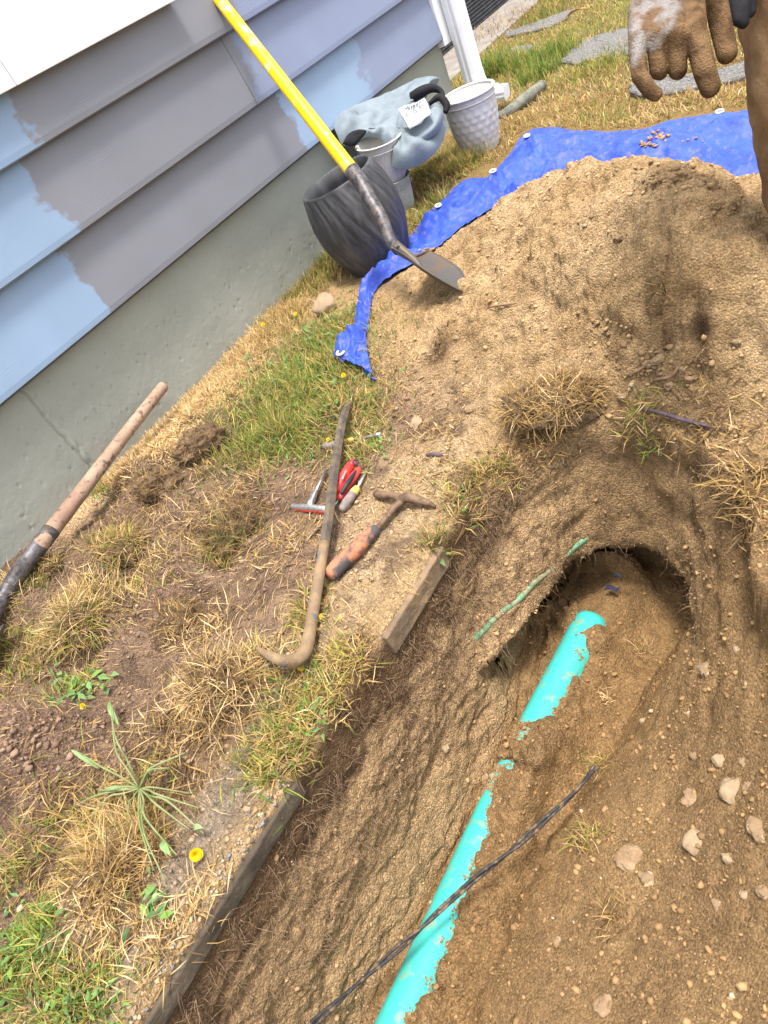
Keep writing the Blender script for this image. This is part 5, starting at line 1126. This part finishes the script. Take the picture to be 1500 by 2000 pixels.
small_tuft(1262, 1275, 60, .010, .04, 'sb', 'pale tuft left of the lone round stone', 304)
small_tuft(1183, 1365, 40, .006, .03, 'bb', 'tiny straw tuft right of the upper pipe section', 305)
small_tuft(1090, 1290, 0+30, .008, .02, 'dd', 'few dark fibres beside the pipe', 306)
small_tuft(868, 1090, 70, .012, .05, 'sgy', 'hanging tuft at the end of the short slab', 307)

# ------------------------------------------------------------------ uprooted weed and yellow flowers
def petals(name, c, r, m, parent=None, nrm=(0, 0, 1), n=18, layers=2):
    V = []; Fc = []; q_ = Vector(nrm).normalized().to_track_quat('Z', 'Y')
    for l in range(layers):
        for k in range(n):
            a = 2*math.pi*(k+.5*l)/n; rl = r*(1-.35*l); w_ = 2*math.pi*rl/n*.45; lift = .25+.4*l
            for (u, v, z) in [(.1*rl, -w_*.3, 0), (.1*rl, w_*.3, 0), (rl*.9, w_, rl*lift), (rl, 0, rl*lift*1.1), (rl*.9, -w_, rl*lift)]:
                v3 = q_@Vector((u*math.cos(a)-v*math.sin(a), u*math.sin(a)+v*math.cos(a), z+.001*l)); V.append((c[0]+v3.x, c[1]+v3.y, c[2]+v3.z))
            b = len(V)-5; Fc.append((b, b+4, b+3, b+2, b+1))
    return mesh(name, V, Fc, m, parent)
def flower(px, py, h, r, label, bx=0, by=0):
    top = on(px, py, h); base = top+np.array([bx, by, 0]); base[2] = height(np.array([base[0]]), np.array([base[1]]))[0]
    e_ = empty('yellow_flower', base); tag(e_, label, 'flower', 'yellow hawkweed flowers')
    adopt(tube('flower_stem', [base, (base+top)/2+np.array([.006, 0, .01]), top], [.0014, .0012, .0014], M_STEM, n=6, sub=3), e_)
    adopt(tube('flower_base', [top-np.array([0, 0, .004]), top+np.array([0, 0, .002])], [.002, .0045], M_STEM, n=8), e_)
    adopt(petals('petals', top, r, M_PETAL, nrm=(.3, -.6, .7)), e_)
flower(163, 903, .05, .009, 'yellow flower against the foundation right of the wooden handle', .01, .02)
flower(514, 634, .06, .009, 'yellow flower against the foundation, left of a pair', .02, .01)
flower(577, 613, .05, .0085, 'yellow flower left of the beige rock, right of a pair', .02, .01)
flower(163, 1380, .02, .009, 'yellow flower low in the green weeds at the left', .02, .01)
flower(588, 1303, .012, .008, 'yellow flower fallen under the hook of the wrecking bar', .03, .0)
flower(641, 858, .03, .006, 'small yellow flower above the grey grip of the slim nut driver', .01, .01)
flower(627, 1205, .02, .006, 'small pale yellow flower right of the lower wrecking bar', .01, 0)
flower(671, 733, .03, .008, 'pale yellow flower just above the tip of the wrecking bar', .01, .01)
wd = empty('uprooted_weed', hit(272, 1545)); tag(wd, 'uprooted green weed with splayed stems and one yellow flower', 'weed')
c0 = on(272, 1540, .035)
for (px, py, up, r_) in [(145, 1575, .02, .0028), (190, 1545, .03, .0035), (155, 1470, .05, .003), (220, 1430, .07, .0028), (215, 1365, .06, .003), (362, 1470, .04, .0035), (330, 1500, .05, .003), (388, 1578, .02, .003), (398, 1628, .03, .003), (370, 1620, .04, .0028), (322, 1720, .02, .003), (300, 1700, .03, .0026), (345, 1670, .03, .003), (250, 1640, .03, .0024), (180, 1600, .03, .0025), (385, 1552, .03, .0025)]:
    tip = on(px, py, up); mid = (c0+tip)/2+np.array([random.uniform(-.01, .01), random.uniform(-.01, .01), .02])
    r_ *= .72; adopt(tube('weed_stem', [c0, c0*.75+tip*.25+np.array([0, 0, .012]), mid, tip], [r_*.8, r_, r_, r_*.5], M_STEM, n=6, sub=4), wd)
tip = on(383, 1668, .02); adopt(petals('petals', tip, .012, M_PETAL, nrm=(.8, -.3, .5), n=22, layers=3), wd)
def leafm(name, a, b, wd_, m, parent):
    a = np.array(a); b = np.array(b); d = b-a; s_ = np.cross(d, [0, 0, 1]); s_ /= np.linalg.norm(s_)+1e-9; V = []; Fc = []
    for i in range(8):
        t = i/7; c = a+d*t+np.array([0, 0, .012*math.sin(t*3.1)]); w_ = wd_*math.sin(math.pi*min(.06+t*.94, .985))**.8; V += [c-s_*w_+np.array([0, 0, .002]), c, c+s_*w_+np.array([0, 0, .002])]
    for i in range(7): k = i*3; Fc += [(k, k+1, k+4, k+3), (k+1, k+2, k+5, k+4)]
    o = mesh(name, V, Fc, m, None, True); adopt(o, parent); return o
M_WEEDL = mat('weed_leaf', (.15, .25, .08), .6, n1=30, c2=(.24, .33, .14))
for (a, b, w_) in [((250, 1540), (195, 1555), .006), ((232, 1415), (215, 1370), .006), ((320, 1640), (335, 1672), .007), ((300, 1770), (318, 1745), .004), ((190, 1500), (140, 1465), .004), ((380, 1625), (398, 1618), .006)]:
    leafm('weed_leaf', on(*a, .03), on(*b, .03), w_, M_WEEDL, wd)
# broad leaves in the green patch: one mesh, uncountable
def leafmass(spec, seed):
    rs = np.random.RandomState(seed); Vs = []; Fs = []; Cs = []
    for (px, py, sx, sy, n, L) in spec:
        for k in range(n):
            g = hit(px+rs.normal()*sx*.5, py+rs.normal()*sy*.5)
            if g[0] < .01: g[0] = .01+abs(rs.normal())*.02
            a = rs.uniform(0, 6.28); d = np.array([math.cos(a), math.sin(a), rs.uniform(.0, .7)]); d /= np.linalg.norm(d); s_ = np.cross(d, [0, 0, 1]); l_ = L*rs.uniform(.5, 1.3); w_ = l_*rs.uniform(.12, .3)
            b = len(Vs); base = g+np.array([0, 0, .004+rs.uniform(0, .015)])
            Vs += [base, base+d*l_*.4+s_*w_, base+d*l_*.5+np.array([0, 0, -.003]), base+d*l_*.4-s_*w_, base+d*l_+np.array([0, 0, -l_*.25])]
            Fs += [(b, b+1, b+2), (b, b+2, b+3), (b+1, b+4, b+2), (b+2, b+4, b+3)]
            c = C(.13, .24, .06)*rs.uniform(.7, 1.5)*np.array([rs.uniform(.8, 1.4), 1, rs.uniform(.7, 1.6)]); Cs += [c]*5
    o = fast_mesh('weed_leaves', np.array(Vs), np.full(len(Fs), 3), np.array(Fs).ravel(), M_BLADE, np.array(Cs)); tag(o, 'small green weed leaves growing among the grass by the wall', None, kind='stuff')
leafmass([(590, 740, 120, 70, 110, .035), (630, 655, 40, 30, 60, .05), (570, 880, 60, 50, 70, .022), (720, 780, 40, 60, 40, .02), (740, 870, 40, 30, 40, .016), (660, 560, 50, 40, 25, .025), (150, 1350, 70, 40, 50, .035), (60, 1860, 80, 80, 160, .02), (160, 1960, 90, 50, 120, .018), (610, 1400, 50, 70, 60, .018), (1265, 880, 20, 20, 16, .016), (870, 1090, 12, 10, 8, .025), (905, 990, 8, 30, 8, .02), (850, 340, 70, 40, 60, .03), (300, 1760, 60, 60, 20, .03), (500, 720, 60, 60, 30, .04), (200, 960, 30, 20, 14, .03), (1000, 1000+0, 8, 8, 2, .01)], 9)
# tall seed stalks by the pots
def stalks(spec, seed):
    rs = np.random.RandomState(seed)
    for (px, py, h, dx, dy, lb) in spec:
        g = P(px, py, z=0); t = g+np.array([dx, dy, h]); o = tube('grass_stalk', [g, (g+t)/2+np.array([.004, .0, .01]), t], [.0016, .0013, .0007], mat('stalk', (.3, .33, .14), .7), n=5, sub=4)
        tag(o, lb, 'grass stalk')
stalks([(1010-108, 330, .33, .03, -.04, 'tall thin green stalk in front of the big white pot'), (760, 440, .24, .02, .02, 'tall pale stalk in front of the nested small pots'), (775, 440, .20, -.03, .02, 'shorter stalk right of the nested small pots'), (625, 500, .16, -.03, 0, 'thin stalk left of the charcoal pot against the foundation')], 4)

# roots hanging from the trench faces
def roots(n, seed):
    rs = np.random.RandomState(seed); Vs = []; Fs = []
    cand = np.argwhere((TR < -.03) & (TR > -.30) & (NN[..., 2] < .75) & (GX < 1.9) & (GY > -.4)); k = rs.randint(0, len(cand), n)
    for i, j in cand[k]:
        p = POS[i, j].copy(); nr = NN[i, j]; L = rs.uniform(.012, .05)*(1.6 if rs.uniform() < .1 else 1); v = nr*.6+rs.normal(size=3)*.5; r = rs.uniform(.0004, .0011)
        pts_ = [p]
        for s_ in range(4): v = v+rs.normal(size=3)*.35+np.array([0, 0, -.3]); v /= np.linalg.norm(v); p = p+v*L/4; pts_.append(p.copy())
        b = len(Vs)
        for s_, q_ in enumerate(pts_):
            rr = r*(1-.18*s_)
            Vs += [q_+np.array([rr, 0, 0]), q_+np.array([-rr*.5, rr*.87, 0]), q_+np.array([-rr*.5, -rr*.87, 0])]
        for s_ in range(4):
            for m_ in range(3): Fs.append((b+s_*3+m_, b+s_*3+(m_+1) % 3, b+(s_+1)*3+(m_+1) % 3, b+(s_+1)*3+m_))
    o = fast_mesh('hanging_roots', np.array(Vs), np.full(len(Fs), 4), np.array(Fs).ravel(), M_ROOT); tag(o, 'fine roots hanging from the trench faces', None, kind='stuff')
roots(2600, 12)

# ------------------------------------------------------------------ person (tan work clothes, muddy gloves)
def capsules(name, chains, m, voxel, parent=None, extra=(), smooth=6, flat=None):
    """tapered capsule chains fused by a voxel remesh into one skin"""
    V0, F0 = ico(3); Vs = []; Fs = []; off = 0
    def add(Vv):
        nonlocal off
        Vs.append(Vv); Fs.append(F0+off); off += len(Vv)
    for ch in chains:
        for (p, r), (p2, r2) in zip(ch[:-1], ch[1:]):
            p, p2 = np.array(p, float), np.array(p2, float); d = p2-p; L = np.linalg.norm(d); n = max(2, int(L/(.35*min(r, r2)))+1)
            for k in range(n+1):
                t = k/n; add(V0*(r+(r2-r)*t)+p+d*t)
    for (c, ax3, M3) in extra: add((V0*np.array(ax3))@np.array(M3).T+np.array(c))
    Vv = np.concatenate(Vs); Ff = np.concatenate(Fs)
    o = fast_mesh(name, Vv, np.full(len(Ff), 3), Ff.ravel(), m, None, True)
    md = o.modifiers.new('remesh', 'REMESH'); md.mode = 'VOXEL'; md.voxel_size = voxel; md.use_smooth_shade = True
    md = o.modifiers.new('smooth', 'SMOOTH'); md.factor = .5; md.iterations = smooth
    if parent: adopt(o, parent)
    return o
person = empty('person', (2.12, 1.46, .1)); tag(person, 'person in muddy tan work trousers and soiled grey knit gloves standing by the trench', 'person')
hipz = 1.02
hf = lambda x, y: float(height(np.array([x]), np.array([y]))[0])
fz1, fz2 = hf(2.05, 1.40), hf(2.28, 1.5)
RL = [((2.0, 1.47, .96), .112), ((1.988, 1.45, .72), .103), ((1.992, 1.42, .55), .094), ((2.0, 1.40, .40), .084), ((2.03, 1.40, .28), .072), ((2.05, 1.42, fz1+.07), .058)]
LLg = [((2.22, 1.50, .96), .110), ((2.24, 1.49, .72), .095), ((2.26, 1.47, .55), .078), ((2.28, 1.50, .34), .07), ((2.28, 1.53, fz2+.07), .056)]
body = capsules('body', [RL, LLg, [((2.12, 1.49, .98), .15), ((2.12, 1.50, 1.15), .145), ((2.12, 1.50, 1.38), .165), ((2.12, 1.50, 1.46), .13)], [((2.12, 1.49, 1.45), .06), ((2.12, 1.47, 1.6), .055)],
    [((2.12, 1.50, 1.44), .08), ((1.93, 1.49, 1.44), .07), ((1.86, 1.40, 1.18), .052), ((1.885, 1.24, .93), .042), ((1.888, 1.19, .86), .035)],
    [((2.12, 1.50, 1.44), .08), ((2.31, 1.49, 1.44), .07), ((2.37, 1.46, 1.16), .052), ((2.33, 1.36, .93), .042)]], M_TROUSER, .010, person)
dt = bpy.data.textures.new('folds', 'CLOUDS'); dt.noise_scale = .07; dm = body.modifiers.new('folds', 'DISPLACE'); dm.texture = dt; dm.strength = .022; dm.mid_level = .5
boots = capsules('boot', [[((2.05, 1.42, fz1+.07), .058), ((2.05, 1.37, fz1+.045), .05), ((2.045, 1.28, fz1+.03), .045)]], M_TBLACK, .008, person)
boots2 = capsules('boot', [[((2.28, 1.53, fz2+.07), .056), ((2.275, 1.47, fz2+.045), .05), ((2.27, 1.38, fz2+.04), .045)]], M_TBLACK, .008, person)
I3 = np.eye(3)
head = capsules('head', [[((2.12, 1.47, 1.52), .055), ((2.12, 1.46, 1.63), .065)], [((2.12, 1.37, 1.665), .012), ((2.12, 1.355, 1.645), .016)]], M_SKIN, .006, person, extra=[((2.12, 1.46, 1.70), (.075, .092, .11), I3), ((2.045, 1.47, 1.68), (.01, .02, .032), I3), ((2.195, 1.47, 1.68), (.01, .02, .032), I3), ((2.12, 1.38, 1.612), (.022, .012, .006), I3)])
capsules('hair', [], M_HAIR, .007, person, extra=[((2.12, 1.475, 1.735), (.083, .098, .09), I3)])
for sx in (-1, 1): adopt(rock('eye', (2.12+sx*.03, 1.372, 1.695), .011, M_TBLACK, 1, 1, 0, 0), person)

def glove_material():
    M = bpy.data.materials.new('muddy_knit_glove'); M.use_nodes = True
    t = M.node_tree; N = t.nodes; L = t.links; b = N['Principled BSDF']; b.inputs['Roughness'].default_value = .95; b.inputs['Specular IOR Level'].default_value = .1
    geo = N.new('ShaderNodeNewGeometry'); sx = N.new('ShaderNodeSeparateXYZ'); L.new(geo.outputs['Position'], sx.inputs[0])
    n = N.new('ShaderNodeTexNoise'); n.inputs['Scale'].default_value = 26; n.inputs['Detail'].default_value = 6; L.new(geo.outputs['Position'], n.inputs[0])
    a = N.new('ShaderNodeMath'); a.operation = 'MULTIPLY_ADD'; L.new(n.outputs[0], a.inputs[0]); a.inputs[1].default_value = .09; L.new(sx.outputs[2], a.inputs[2])
    x2 = N.new('ShaderNodeMath'); x2.operation = 'MULTIPLY_ADD'; L.new(sx.outputs[0], x2.inputs[0]); x2.inputs[1].default_value = -.75; L.new(a.outputs[0], x2.inputs[2])
    mr = N.new('ShaderNodeMapRange'); g0 = .757+.045-.75*1.865; mr.inputs[1].default_value = g0-.012; mr.inputs[2].default_value = g0+.012; L.new(x2.outputs[0], mr.inputs[0])
    n2 = N.new('ShaderNodeTexNoise'); n2.inputs['Scale'].default_value = 45; n2.inputs['Detail'].default_value = 5; L.new(geo.outputs['Position'], n2.inputs[0])
    r2 = N.new('ShaderNodeMapRange'); r2.inputs[1].default_value = .42; r2.inputs[2].default_value = .62; L.new(n2.outputs[0], r2.inputs[0])
    br = N.new('ShaderNodeMix'); br.data_type = 'RGBA'; L.new(r2.outputs[0], br.inputs[0]); br.inputs[6].default_value = (.10, .058, .030, 1); br.inputs[7].default_value = (.20, .12, .062, 1)
    wh = N.new('ShaderNodeMix'); wh.data_type = 'RGBA'; L.new(r2.outputs[0], wh.inputs[0]); wh.inputs[6].default_value = (.28, .255, .245, 1); wh.inputs[7].default_value = (.17, .105, .06, 1)
    mx = N.new('ShaderNodeMix'); mx.data_type = 'RGBA'; L.new(mr.outputs[0], mx.inputs[0]); L.new(br.outputs[2], mx.inputs[6]); L.new(wh.outputs[2], mx.inputs[7]); L.new(mx.outputs[2], b.inputs['Base Color'])
    wv = N.new('ShaderNodeTexNoise'); wv.inputs['Scale'].default_value = 420; wv.inputs['Detail'].default_value = 4
    L.new(geo.outputs['Position'], wv.inputs[0])
    ad = N.new('ShaderNodeMath'); ad.operation = 'MULTIPLY_ADD'; L.new(n2.outputs[0], ad.inputs[0]); ad.inputs[1].default_value = 1.5; L.new(wv.outputs[0], ad.inputs[2])
    bp = N.new('ShaderNodeBump'); bp.inputs['Distance'].default_value = .0035; L.new(ad.outputs[0], bp.inputs['Height']); L.new(bp.outputs[0], b.inputs['Normal'])
    return M
M_GLOVE = glove_material()
DG = .95; u_ = DG/FPX
def g(px, py, dd, r): return (P(px, py, d=DG+dd), r*u_)
glove = capsules('glove', [
    [g(1246, 20, .02, 20), g(1247, 70, 0, 20), g(1245, 108, .0, 16.5), g(1250, 148, .002, 16), g(1268, 176, .002, 14.5), g(1280, 184, .002, 13.5)],      # little finger
    [g(1280, 20, .012, 24), g(1280, 70, -.004, 20), g(1282, 105, .004, 16.5), g(1285, 138, .010, 16), g(1290, 142, .034, 14), g(1292, 115, .048, 13)],   # ring, folded
    [g(1318, 15, .012, 26), g(1318, 65, -.008, 22), g(1321, 106, .002, 18.5), g(1324, 136, .010, 18), g(1326, 140, .034, 15), g(1324, 110, .048, 14)],   # middle, folded
    [g(1352, 10, .012, 25), g(1356, 60, -.012, 23), g(1367, 100, -.014, 21), g(1377, 140, -.010, 21), g(1387, 170, -.002, 19.5)],                      # index
    [g(1375, -40, .02, 24), g(1400, 10, .035, 22), g(1408, 50, .04, 21.5), g(1416, 85, .04, 21), g(1420, 104, .04, 20)],                                 # thumb
    [g(1262, -60, .02, 30), g(1262, 40, .01, 24)], [g(1300, -70, .02, 34), g(1300, 50, .006, 28)], [g(1340, -60, .02, 33), g(1338, 40, .006, 27)],
    [g(1300, -70, .02, 40), g(1300, -170, .03, 38), g(1302, -230, .03, 40)]], M_GLOVE, .0017, person, smooth=3)
dk = 1.04; ud = dk/FPX
def g2(px, py, dd, r): return (P(px, py, d=dk+dd), r*ud)
capsules('glove', [[g2(1432, -30, 0, 13), g2(1434, 10, 0, 12), g2(1440, 40, 0, 11)], [g2(1452, -30, 0, 13), g2(1453, 15, -.005, 12), g2(1452, 45, 0, 11)], [g2(1468, -30, 0, 12), g2(1467, 5, 0, 11), g2(1466, 25, 0, 10)], [g2(1452, -60, 0, 26), g2(1452, -20, 0, 24)]], M_BLACKCLOTH, .003, person, smooth=3)
print('verts', sum(len(o.data.vertices) for o in bpy.data.objects if o.type == 'MESH'), 'polys', sum(len(o.data.polygons) for o in bpy.data.objects if o.type == 'MESH'))
